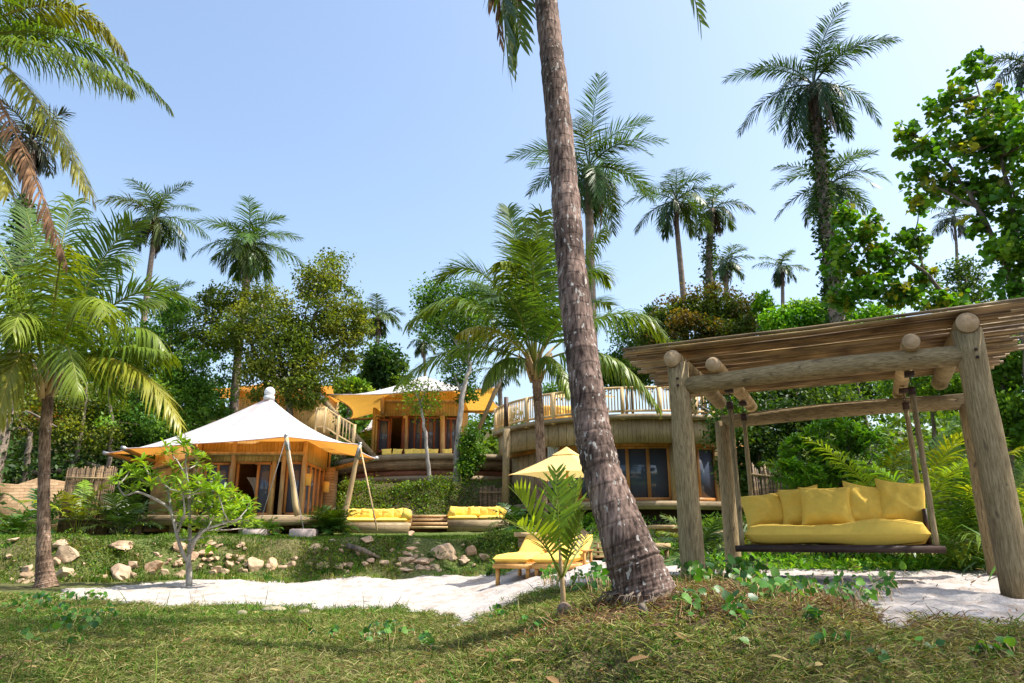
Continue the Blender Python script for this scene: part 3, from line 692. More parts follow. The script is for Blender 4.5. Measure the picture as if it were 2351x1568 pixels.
# chair seen through the glass
# ------------------------------------------------------------------ wooden balustrade and steps up to the upper villa
def railing(name, pts, h, label, category='railing', gap=.16, parent=None):
    root = thing(name, pts[0], label, category) if parent is None else parent
    pts = [A(p, float) for p in pts]; up = A([0, 0, 1.])
    m = MB()
    for o_ in (h, .12):
        for a, b in zip(pts[:-1], pts[1:]): m.bar(a+up*o_, b+up*o_, .06, .06)
    m.build('hand_rail', M['rail'], root)
    m = MB()
    for a, b in zip(pts[:-1], pts[1:]):
        n = max(1, int(np.linalg.norm(b-a)/gap))
        for i in range(n):
            c = a+(b-a)*(i+.5)/n; m.tube([c+up*.12, c+up*h], .022, 6)
    m.build('balusters', M['rail'], root)
    for i in range(0, len(pts)): 
        m = MB(); m.box(pts[i]+up*(h/2-.06), (.1, .1, h+.2)); m.build('rail_post', M['rail'], root)
    return root
rp = [P(722, 1010, 33.5), P(748, 1012, 33), P(830, 1046, 33)]
rp = [P(725, 985, 33.5), P(745, 985, 32.6), P(775, 1005, 32.4), P(812, 1026, 32.4)]
railing('stair_railing', rp, 1.0, 'pale wooden stair railing descending between the left villa roof and upper villa')

# ------------------------------------------------------------------ upper villa behind the centre
Yu = 40.
v2 = thing('tent_villa', (P(970, 1040, 42)[0], 42, 3.9), 'upper tent villa with yellow canopy and red framed doors above the curved deck', 'villa')
mb = MB(); za, zb_ = P(0, 1042, Yu)[2], P(0, 897, Yu)[2]; zh2 = P(0, 955, Yu)[2]
XL, XR = X_(878, 960, Yu), X_(1052, 960, Yu)
mb.rect(878, 893, 1052, 955, Yu, .15)
for a, b in ((862, 866), (928, 934), (1014, 1018), (1050, 1054)): mb.rect(a, 955, b, 1040, Yu, .15)
mb.rect(855, 950, 878, 957, Yu, .15)
zr_ = (zb_+za)/2; mb.bar((X_(1052, 960, Yu), Yu, zr_), (X_(1072, 960, Yu+6), Yu+6, zr_), .15, zb_-za); mb.bar((XL-.5, Yu, zr_-.5), (XL-.3, Yu+6, zr_-.5), .15, zb_-za-1)
mb.build('wall', M['wallwood2'], v2)
mb = MB()
for x in (931, 1016): mb.tube([P(x, 1040, Yu-.15), P(x, 955, Yu-.15)], .14, 10)
mb.tube([P(876, 920, Yu-.14), P(1055, 920, Yu-.14)], .08, 8); mb.tube([P(878, 900, Yu-.2), P(878, 950, Yu-.2)], .12, 8); 
mb.build('timber_frame', M['palelog'], v2, True)
panel_set([(866, 962, 894, 1038, Yu, 1), (934, 957, 1014, 1038, Yu, 5), (1020, 959, 1050, 1038, Yu, 2)], v2, 'redframe', 4.5)
a = MB(); a.rect(894, 955, 928, 960, Yu-.05, .1); a.rect(894, 960, 898, 1040, Yu-.05, .1); a.rect(921, 960, 928, 1040, Yu-.4, .1); a.build('door_frame', M['redframe'], v2)
mb = MB(); mb.rect(866, 950, 1052, 1040, Yu+2.5, .1); mb.rect(866, 1040, 1052, 1043, Yu+.2, 2.4); mb.build('shade_lining', M['slab'], v2)
drape(950, 968, 975, 1030, Yu+.2, v2, .5)
pk2 = P(972, 862, 41)
c2 = [P(750, 905, 36.0), P(960, 897, 35.2), P(1138, 889, 36.5), P(1165, 945, 42), P(1110, 950, 49), P(960, 940, 50), P(850, 950, 48), P(800, 963, 43)]
ts2, E2 = tent_surface('tent_roof', pk2, c2, M['tent2'], v2, .10, 1.55, up=-.0); fix_up(ts2)
mb = MB(); mb.tube(np.concatenate([E2, E2[:1]]), .03, 6, cap=False); mb.build('edge_rope', M['tent2'], v2, True)
for a, b, r in (((730, 905, 35.5), (872, 1062, 34.8), .13), ((1150, 870, 35.8), (1092, 1000, 36), .11), ((800, 963, 43), (882, 960, 41), .08), ((1165, 945, 42), (1060, 945, 42), .08)):
    mb = MB(); mb.tube([P(*a), P(*b)], r, 10); o = mb.build('canopy_strut', M['log'], v2, True)
    m2 = MB(); p, q = P(*a), P(*b); d = norm(q-p); m2.tube([p-d*.1, p+d*.5], r*1.15, 10); m2.build('steel_cap', M['metal'], o, True)
# curved deck front
def arc_band(mb, cx, cy, r, a0, a1, z0, z1, th=.1, n=30, flare=0):
    a = np.linspace(a0, a1, n)
    for i in range(n-1):
        V = []
        for q in (a[i], a[i+1]):
            c, s = math.cos(q), math.sin(q)
            V += [(cx+c*r, cy+s*r, z0), (cx+c*(r+flare), cy+s*(r+flare), z1), (cx+c*(r+flare-th), cy+s*(r+flare-th), z1), (cx+c*(r-th), cy+s*(r-th), z0)]
        mb.add(V, [(0, 1, 5, 4)[::-1], (1, 2, 6, 5)[::-1], (2, 3, 7, 6)[::-1], (3, 0, 4, 7)[::-1]]+([(0, 3, 2, 1)[::-1]] if i == 0 else [])+([(4, 5, 6, 7)[::-1]] if i == n-2 else []))
def circ3(p, q, r):
    ax, ay = p; bx, by = q; cx, cy = r; d = 2*(ax*(by-cy)+bx*(cy-ay)+cx*(ay-by))
    ux = ((ax*ax+ay*ay)*(by-cy)+(bx*bx+by*by)*(cy-ay)+(cx*cx+cy*cy)*(ay-by))/d
    uy = ((ax*ax+ay*ay)*(cx-bx)+(bx*bx+by*by)*(ax-cx)+(cx*cx+cy*cy)*(bx-ax))/d
    return ux, uy, math.hypot(ax-ux, ay-uy)
dk = thing('curved_deck', (-4, 35.5, 2.3), 'broad curved terrace wall of shingles and boards in front of the upper villa', 'terrace')
A0 = (X_(770, 1065, 38.5), 38.5); A1 = (X_(985, 1065, 33.6), 33.6); A2 = (X_(1215, 1065, 35), 35)
cx, cy, cr_ = circ3(A0, A1, A2); a0 = math.atan2(A0[1]-cy, A0[0]-cx); a1 = math.atan2(A2[1]-cy, A2[0]-cx)
zz = [P(0, q, 33.6)[2] for q in (1041, 1055, 1077, 1091, 1106)]
for i, (m_, dr, fl, nm) in enumerate((('rail', .12, 0, 'coping'), ('shingle', 0, .04, 'shingle_band'), ('redboard', -.12, .02, 'red_board_band'), ('deck', -.05, 0, 'base_boards'))):
    mb = MB(); arc_band(mb, cx, cy, cr_+dr, a0, a1, zz[i+1], zz[i]-.003, .25, 36, fl); mb.build(nm, M['deck' if i == 0 else m_], dk)
mb = MB(); n = 30; an = np.linspace(a0, a1, n); ring = [(cx+math.cos(q)*(cr_+.02), cy+math.sin(q)*(cr_+.02), zz[0]-.03) for q in an]; ring += [(A2[0]+.5, 45, zz[0]-.03), (A0[0]-.5, 45, zz[0]-.03)]
lo = [(x, y, z-.12) for x, y, z in ring]; k = len(ring)
mb.add(ring+lo, [tuple(range(k)), tuple(range(2*k-1, k-1, -1))]); mb.build('deck_floor', M['deck'], dk)
cu = [(910-910+800+28, 1), ]
for i, (x, w_, rr) in enumerate(((1043, .0, .1), )): pass
cush = [(1038, 1030.5)]
cl = [(880+0, 'second'), ]
deckc = [(899-0, .2, 'flat yellow cushion lying at the left end of the curved terrace edge'), (928-6, 0, 'yellow cushion beside the open red door on the curved terrace'),
         (911+34, -.2, 'yellow cushion leaning right in the left group on the curved terrace'), (1003-28+0, .15, 'yellow cushion just right of the thin pale tree trunk on the terrace')]
dc = [(1036-0, .0)]
for i, (x, rr, lab) in enumerate(((888, .15, 'low yellow cushion at the far left of the curved terrace edge'), (912, -.1, 'second yellow cushion from the left on the curved terrace edge'),
        (940, .12, 'yellow cushion under the left wooden post of the upper villa'), (957, -.2, 'yellow cushion left of the slim pale trunk on the terrace'),
        (1012-35, .1, 'yellow cushion between the slim pale trunk and the right post of the upper villa'), (995, -.05, 'yellow cushion below the right wooden post of the upper villa'),
        (1027, .1, 'yellow cushion beside the dark trunk wrapped by the shrub on the terrace'))):
    V, F = pillow_geo(.50, .42, .17, 12, .5, .09, 60+i); pz = zz[0]+.17
    Yc = 34.6; p = P(x, 1034, Yc); p[2] = pz; o = soft('deck_cushion', V, F, axes(rr, .45, rr*.6), p, M['lemon']); tag(o, lab, 'cushion', 'cushions along the curved terrace edge')
# round white metal lamp-like dish beside the strut
# upper left villa behind trees
Yw = 46.
v3 = thing('tent_villa', (P(640, 960, 48)[0], 48, 6.5), 'distant orange lined tent villa half hidden by trees behind the white roof', 'villa')
mb = MB(); mb.rect(540, 885, 735, 1010, Yw, 5); mb.build('wall', M['wallwood'], v3)
mb = MB(); mb.rect(600, 925, 640, 975, Yw-.05, .04); mb.build('window', M['redframe'], v3)
pk3 = P(650, 850, Yw+3)
c3 = [P(487, 893, Yw-1), P(640, 872, Yw-3), P(768, 887, Yw-1), P(790, 925, Yw+4), P(700, 915, Yw+10), P(560, 915, Yw+10), P(500, 915, Yw+4)]
t3, E3 = tent_surface('tent_roof', pk3, c3, M['tent'], v3, .08, 2.0); fix_up(t3)
# far left roof piece
v4 = thing('tent_villa', (P(60, 930, 50)[0], 52, 6), 'tent roof with orange lining glimpsed through foliage at the far left', 'villa')
pk4 = P(60, 860, 52); c4_ = [P(-60, 925, 49), P(90, 898, 47), P(215, 945, 49), P(230, 950, 56), P(0, 930, 60)]
t4, E4 = tent_surface('tent_roof', pk4, c4_, M['tent'], v4, .08, 2.0); fix_up(t4)
mb = MB(); mb.rect(-40, 925, 190, 1000, 51, 4); mb.build('wall', M['wallwood'], v4)
# thatched white sail seen between the villas
sh = thing('tent_villa', (P(842, 1000, 47)[0], 49, 5.4), 'small white tent peak between the stair railing and the upper villa', 'tent')
pk5 = P(856, 960, 50); c5 = [P(822, 992, 47), P(866, 985, 46.5), P(888, 990, 49), P(870, 985, 53), P(830, 990, 53)]
t5, E5 = tent_surface('tent_roof', pk5, c5, M['tent'], sh, .05, 1.6); fix_up(t5)
mb = MB(); mb.rect(832, 990, 872, 1040, 48.5, 2); mb.build('wall', M['wallwood2'], sh)

# ------------------------------------------------------------------ round house with roof terrace
rh = thing('round_house', (5.5, 31, .4), 'two storey round timber house with a balustraded roof terrace behind the leaning trunk', 'house')
cx, cy, rr_ = 5.4, 32.4, 6.35
def on(r, deg): return (cx+r*math.cos(R(deg)), cy+r*math.sin(R(deg)))
zdk = P(0, 950, 26.05)[2]
mb = MB(); arc_band(mb, cx, cy, rr_+.1, R(195), R(298), zdk-.17, zdk, .4, 40); mb.build('terrace_edge', M['deck'], rh)
mb = MB(); arc_band(mb, cx, cy, rr_-.15, R(195), R(300), zdk-1.05, zdk-.173, .2, 40); mb.build('fascia', M['housewood'], rh)
mb = MB(); an = np.linspace(R(195), R(300), 30); ring = [(cx+math.cos(q)*rr_, cy+math.sin(q)*rr_, zdk-.02) for q in an]+[(cx+4, 40, zdk-.02), (cx-5, 40, zdk-.02)]
lo = [(x, y, z-.12) for x, y, z in ring]; k = len(ring); mb.add(ring+lo, [tuple(range(k)), tuple(range(2*k-1, k-1, -1))]); mb.build('roof_terrace', M['deck'], rh)
# railing, posts each a part
m1, m2 = MB(), MB(); hr = 1.03
an = np.linspace(R(196), R(297), 60)
ptsT = [(cx+math.cos(q)*(rr_-.03), cy+math.sin(q)*(rr_-.03), zdk) for q in an]
railo = MB(); railo.tube([A(p)+A([0, 0, hr]) for p in ptsT], .05, 8); railo.tube([A(p)+A([0, 0, .13]) for p in ptsT], .045, 8)
ro = railo.build('hand_rail', M['rail'], rh, True)
bal = MB(); nb = 96
for i in range(nb):
    q = R(196)+(R(297)-R(196))*(i+.5)/nb; c, s = math.cos(q), math.sin(q); b = A([cx+c*(rr_-.03), cy+s*(rr_-.03), zdk])
    bal.tube([b+A([0, 0, .13]), b+A([rng.normal(0, .008), 0, hr])], .024, 6)
bo = bal.build('balusters', M['rail'], rh)
for q in np.linspace(196, 297, 9):
    p = on(rr_+.02, q); mb = MB(); mb.box((p[0], p[1], zdk+.42), (.14, .14, 1.25), R(q)); mb.build('rail_post', M['rail'], rh)
# ground floor faceted walls
zfl = P(0, 1150, 26.9)[2]; zhd = P(0, 1020, 26.9)[2]
fac = [on(5.45, q) for q in (192, 222, 249, 279, 300, 316)]
mb = MB()
def wseg(a, b, z0, z1, th=.14): mb.bar((a[0], a[1], (z0+z1)/2), (b[0], b[1], (z0+z1)/2), th, z1-z0)
for a, b in zip(fac[:-1], fac[1:]): wseg(a, b, zhd, zdk-.2)
wseg(fac[0], fac[1], zfl-.3, zhd); wseg(fac[0], (fac[0][0], 40), zfl-.3, zdk-.2); wseg(fac[-1], (fac[-1][0], 40), zfl-.3, zdk-.2)
for p in fac[1:-1]: mb.box((p[0], p[1], (zfl+zhd)/2), (.42, .42, zhd-zfl))
mb.build('wall', M['housewood'], rh)
def facet_win(a, b, t0, t1, n, z0=None, z1=None):
    z0 = z0 or zfl; z1 = z1 or zhd; a = A(a, float); b = A(b, float); p = a+(b-a)*t0; q = a+(b-a)*t1
    nrm = norm(A([(b-a)[1], -(b-a)[0]])); nrm = nrm if nrm[1] < 0 else -nrm; p = p+nrm*.02; q = q+nrm*.02
    f, g = MB(), MB()
    for i in range(n+1):
        c = p+(q-p)*i/n; f.box((c[0], c[1], (z0+z1)/2), (.13, .13, z1-z0-.02), math.atan2((q-p)[1], (q-p)[0]))
    f.bar((*p, z1-.07), (*q, z1-.07), .14, .14); f.bar((*p, z0+.07), (*q, z0+.07), .14, .14); g.bar((*p, (z0+z1)/2), (*q, (z0+z1)/2), .02, z1-z0-.1)
    o = f.build('window', M['frame'], rh); g.build('pane', M['glass'], o)
facet_win(fac[1], fac[2], .08, .92, 3); facet_win(fac[2], fac[3], .08, .92, 3); facet_win(fac[3], fac[4], .1, .9, 2); facet_win(fac[4], fac[5], .1, .9, 2)
mb = MB()
for a, b in zip(fac[:-1], fac[1:]):
    a = A(a, float); b = A(b, float); nr_ = norm((a+b)/2-A([cx, cy])); mb.bar((*(a+nr_*.12), zhd+.06), (*(b+nr_*.12), zhd+.06), .12, .2)
mb.build('lintel', M['frame'], rh)
mb = MB(); fl = [on(6.0, q) for q in np.linspace(200, 312, 20)]; ring = [(x, y, zfl-.02) for x, y in fl]+[(cx+3, 39, zfl-.02), (cx-4, 39, zfl-.02)]; lo = [(x, y, z-.28) for x, y, z in ring]; k = len(ring)
mb.add(ring+lo, [tuple(range(k)), tuple(range(2*k-1, k-1, -1))]+[(i, (i+1) % k, (i+1) % k+k, i+k)[::-1] for i in range(k)]); mb.build('veranda', M['deck'], rh)
mb = MB(); arc_band(mb, cx, cy, 5.2, R(195), R(312), -.1, zfl-.3, .2, 20); mb.build('shade_band', M['slab'], rh)  # dark strip paints the shade beneath the veranda
for (x0, x1, fl_) in ((1257, 1285, False), (1576, 1605, False)): drape(x0, x1, 1026, 1120, 27.6, rh, .35, fl_)
mb = MB(); mb.box((5.4, 36, (zfl+zhd)/2), (8, .1, zhd-zfl)); mb.build('shade_lining', M['slab'], rh)
mb = MB(); b_ = P(1160, 1180, 28.2); t_ = P(1163, 985, 28.2); t2_ = P(1162, 912, 28.2); mb.tube([b_, (b_+t_)/2, t_], [.16, .14, .15], 12, lump=.05); mb.build('support_post', M['log'], rh, True)
mb = MB(); mb.tube([t2_-A([0, 0, 1.2]), t2_], .09, 10); mb.build('corner_post', M['darkwood'], rh, True)
# cushions and small parasol on the terrace: yellow bean bags
for i, (x, y, w_, lab) in enumerate(((1268, 938, 1.0, 'yellow bean bag on the roof terrace left of the leaning trunk'), (1292, 926, 1.1, 'plump yellow bean bag on the roof terrace touching the leaning trunk in view'))):
    p = P(x, y, 28.3); p[2] = zdk+.35; V, F = pillow_geo(w_, .8, .8, 14, .5, .05, 80+i); tag(soft('bean_bag', V, F, axes(.2), p, M['gold']), lab, 'bean bag', 'bean bags on the roof terrace')
tt = thing('parasol', (P(1300, 940, 31)[0], 31, zdk), 'pale parasol standing on the roof terrace behind the railing', 'umbrella')
pk6 = P(1325, 893, 31); c6 = [P(1245+15, 912, 30.5), P(1340, 912, 29.4), P(1420, 912, 31), P(1335, 912, 32.2)]
t6, E6 = tent_surface('canopy', pk6, c6, M['brolly'], tt, .02, 1.1, 8, 6); fix_up(t6); mb = MB(); mb.tube([A([pk6[0], pk6[1], zdk]), pk6], .03, 8); mb.build('pole', M['rail'], tt)

# ------------------------------------------------------------------ sofas, slatted steps
def sofa(x0, x1, Y, ytop, ybot, rz_, label, arm, nback, clabels, group):
    zb0 = P(0, ybot, Y)[2]; a = P(x0, ybot, Y); b = P(x1, ybot, Y); W = b[0]-a[0]; c = A([(a[0]+b[0])/2, Y+.45, zb0])
    o = thing('outdoor_sofa', c, label, 'sofa', 'built-in sofas below the bank')
    mb = MB(); mb.box(c+A([0, 0, .16]), (W, .95, .40)); mb.box(c+A([0, .48, .42]), (W, .08, .75)); mb.build('base', M['deck'], o)
    for s in (-.25, .25): mattress('seat_cushion', W*.5-.02, .9, .17, 0, c+A([W*s, -.02, .445]), M['lemon'], o, 0, 3, 14, .14)
    mb = MB(); V = []
    xs = c[0]+arm*(W/2-.14)
    for yy in (c[1]-.42, c[1]+.42): V += [(xs-.16, yy, c[2]+.5), (xs+.16, yy, c[2]+.5), (xs+.10, yy, c[2]+.82), (xs-.02, yy, c[2]+.86)]
    mb.add(V, [(0, 1, 2, 3), (7, 6, 5, 4), (0, 4, 5, 1), (1, 5, 6, 2), (2, 6, 7, 3), (3, 7, 4, 0)]); mb.build('arm_bolster', M['lemon'], o)
    z = c[2]+.53; zt = P(0, ytop, Y+.3)[2]; hh = max(.36, zt-z+.04)
    for i in range(nback):
        x = c[0]-W/2+.22+(W-.55)*(i+.1)/(nback-.8)+(.12 if arm < 0 else -.12)+rng.normal(0, .03)
        V, F = pillow_geo(.47, hh, .17, 14, .5, .09, 40+i+int(x0)); p = A([x, Y+.62+.05*(i % 2), z+hh/2-.02])
        q = soft('back_cushion', V, F, axes(rng.normal(0, .22), .25, rng.normal(0, .07)), p, M['lemon']); tag(q, clabels % ORD[i], 'cushion', group)
    return o
ORD = ['first', 'second', 'third', 'fourth', 'fifth', 'sixth', 'seventh']
sofa(777, 936, 25.2, 1180, 1224, 0, 'left yellow sofa on a wood base beside the villa post', 1, 6, '%s cushion from the left on the sofa nearest the tent villa', 'cushions on the left sofa')
sofa(1026, 1168, 26.2, 1174, 1217, 0, 'right yellow sofa on a wood base below the bank', -1, 6, '%s cushion from the left on the sofa right of the slatted steps', 'cushions on the right sofa')
st = thing('slatted_steps', P(980, 1220, 26), 'low wide wooden steps with dark gaps between the two yellow sofas', 'steps')
for i in range(4):
    mb = MB(); y = 1211-8.6*i; mb.rect(934, y-3.2, 1026, y+2.2, 25.6+.38*i, .4); mb.build('tread', M['palelog'], st)
mb = MB(); mb.rect(936, 1184, 1026, 1222, 27.2, .1); mb.build('riser', M['redboard'], st)
pb = thing('planter_steps', G(1530, 1290, 9, 18), 'stepped wooden platform boxes beside the garden plants right of the leaning trunk', 'platform')
for (x0, y0, x1, y1, Y, d) in ((1485, 1247, 1540, 1262, 15.2, 1.2), (1180, 1222, 1245, 1232, 18, 1.0), (1368, 1246, 1400, 1250, 16, .5), (1368, 1256, 1400, 1260, 15.8, .5), (1368, 1266, 1400, 1270, 15.6, .5), (1368, 1276, 1400, 1281, 15.4, .5), (1590, 1218, 1660, 1228, 17, 1.4), (1500, 1205, 1600, 1214, 19, 1.2)):
    mb = MB(); mb.rect(x0, y0, x1, y1, Y, d); mb.build('platform_board', M['palelog'], pb)
for q in ((1492, 1262, 1500, 1292, 15.4, .1), (1528, 1262, 1536, 1292, 15.4, .1), (1190, 1232, 1240, 1256, 18.3, .6), (1372, 1248, 1376, 1292, 15.9, .1), (1394, 1248, 1398, 1292, 15.9, .1), (1515, 1214, 1600, 1232, 19.2, .6)):
    mb = MB(); mb.rect(*q); mb.build('platform_leg', M['deck'], pb)

# ------------------------------------------------------------------ umbrella and loungers
um = thing('beach_umbrella', (P(1301, 1100, 16.6)[0], 16.6, -.6), 'square pale yellow canvas umbrella open over the two loungers', 'umbrella')
pk = P(1301, 1031, 16.6); ze = P(0, 1094, 16.6)[2]; Dg = 141*ppm(1094, 16.6)
cu_ = [(pk[0]+Dg*math.cos(R(a)), pk[1]+Dg*math.sin(R(a)), ze) for a in (-163, -73, 17, 107)]
t7, E7 = tent_surface('canopy', pk, cu_, M['brolly'], um, .035, 1.12, 12, 12, r0=.0, up=.05); fix_up(t7)
cc_ = [(pk[0]+(x-pk[0])*.26, pk[1]+(y-pk[1])*.26, pk[2]-.15) for x, y, z in cu_]
t8, E8 = tent_surface('vent_cap', pk+A([0, 0, .06]), cc_, M['brolly'], um, .03, 1.1, 5, 5, r0=0); fix_up(t8)
for x, y, z in cu_:
    mb = MB(); mb.tube([pk-A([0, 0, .06]), A([x, y, z])-A([0, 0, .02])], .012, 5); mb.build('rib', M['teak'], um)
mb = MB(); mb.tube([A([pk[0], pk[1], -.75]), pk], .03, 10); mb.build('pole', M['teak'], um, True)
dL = norm(A([.71, 1.85, 0])); sL = A([dL[1], -dL[0], 0.]); rzL = math.atan2(sL[1], sL[0])
for i, (x, y) in enumerate(((-.03, 14.0), (.72, 13.72))):
    g = A([x, y, 0.]); z_ = P(0, 1300, y)[2]; z_ = -.70+.30; zg = float(gz(x, y))
    z_ = -.71+.27
    lo = thing('sun_lounger', (x, y, zg), 'left slatted teak lounger with pale yellow mattress and raised back' if i == 0 else 'right teak lounger with wooden armrests, next to the leaning trunk', 'sun lounger', 'pair of loungers on the sand')
    mb = MB(); c = g+dL*.98+A([0, 0, z_-.04])
    for s in (-.35, .35): mb.box(c+sL*s, (.04, 1.96, .09), rzL)
    for s in (0, .55, 1.2, 1.92): mb.box(g+dL*s+A([0, 0, z_-.04]), (.70, .045, .085), rzL)
    for k in range(12): mb.box(g+dL*(.06+k*.10)+A([0, 0, z_+.015]), (.68, .07, .018), rzL)
    mb.build('frame', M['teak'], lo)
    for s, t in ((-.31, .12), (.31, .12), (-.31, 1.35), (.31, 1.35)):
        mb = MB(); p = g+dL*t+sL*s; zq = float(gz(p[0], p[1])); mb.box((p[0], p[1], (zq+z_-.05)/2-.02), (.065, .065, z_-zq-.02), rzL); mb.build('leg', M['teak'], lo)
    mattress('seat_cushion', .72, 1.28, .18, rzL, g+dL*.60+A([0, 0, z_+.11]), M['lemon'], lo, .03, i, 18, .24)
    ta = R(33); mb = MB(); hb = g+dL*1.22+A([0, 0, z_+.03]); bk = dL*math.cos(ta)+A([0, 0, 1])*math.sin(ta); nb_ = np.cross(sL, bk)
    mb.box(hb+bk*.4, (.68, .03, .8) if 0 else (.68, .8, .03), ax=A([sL, bk, nb_])); mb.build('back_frame', M['teak'], lo)
    mattress('back_cushion', .70, .84, .12, rzL, hb+bk*.42+nb_*.07*np.sign(nb_[2]), M['gold'] if i == 0 else M['lemon'], lo, ta, i+3, 18, .24)
    for s in ((-.40, .40) if i else ()):
        mb = MB(); a = g+dL*.95+sL*s; b = g+dL*1.45+sL*s
        for p in (a, b): mb.box(A([p[0], p[1], z_+.02]), (.05, .05, .42), rzL)
        mb.box((a+b)/2+A([0, 0, z_+.24]), (.09, .68, .03), rzL); mb.build('armrest', M['teak'], lo)

# ------------------------------------------------------------------ fences and walls
def bamboo_fence(name, pts, zt, label, n):
    root = thing(name, pts[0], label, 'fence'); mb = MB(); pts = [A(p, float) for p in pts]
    Ls = [np.linalg.norm(b-a) for a, b in zip(pts[:-1], pts[1:])]
    for k in range(n):
        s = sum(Ls)*(k+.5)/n; i = 0
        while s > Ls[i] and i < len(Ls)-1: s -= Ls[i]; i += 1
        p = pts[i]+(pts[i+1]-pts[i])*s/Ls[i]; g = rng.uniform(.3, .8); h = zt+rng.normal(0, .05)  # g darkens the canes: brown tone plus some shade put into the colour
        mb.tube([A([p[0]+rng.normal(0, .012), p[1]+rng.normal(0, .03), p[2]-.1]), A([p[0]+rng.normal(0, .02), p[1], h])], rng.uniform(.02, .035), 6, c_=(g, g*.95, g*.88))
    mb.build('canes', M['cane'], root, True, True)
    for f in (.25, .85):
        mb = MB(); mb.tube([A([p[0], p[1]-.07, p[2]+(zt-p[2])*f]) for p in pts], .03, 6); mb.build('cross_rail', M['log'], root, True)
    return root
Yf = 24.3
bamboo_fence('bamboo_fence', [A([X_(133, 1200, 23.9), 23.9, .1]), A([X_(250, 1200, Yf), Yf, .1])], P(0, 1076, Yf)[2], 'tall brown bamboo cane fence left of the tent villa deck', 58)
bamboo_fence('bamboo_fence', [A([X_(1100, 1190, 29.2), 29.2, .6]), A([X_(1165, 1190, 29.2), 29.2, .6])], P(0, 1117, 29)[2], 'grey bamboo screen under the round house beside the bank', 30)
bamboo_fence('picket_fence', [A([X_(1720, 1100, 19), 19, .3]), A([X_(1795, 1100, 20), 20, .3])], P(0, 1072, 19.5)[2], 'weathered picket fence in deep shade behind the swing', 16)
def stone_wall(label, poly, th, name='stone_wall'):
    mb = MB(); n = len(poly); V = [A(p, float) for p in poly]+[A(p, float)+A([0, th, 0]) for p in poly]
    mb.add(V, [tuple(range(n)), tuple(range(2*n-1, n-1, -1))]+[(i, i+n, (i+1) % n+n, (i+1) % n) for i in range(n)]); o = mb.build(name, M['stone']); tag(o, label, 'wall'); return o
Yq = 26.
stone_wall('ochre stacked stone wall behind the left palm trunk', [P(-260, 1236, Yq), P(160, 1236, Yq), P(160, 1108, Yq), P(90, 1096, Yq), P(40, 1112, Yq), P(-10, 1108, Yq), P(-260, 1118, Yq)], .5)
0 and stone_wall('x', [P(195, 1110, 31), P(352, 1110, 31), P(352, 1066, 31), P(250, 1060, 31), P(195, 1064, 31)], .5)
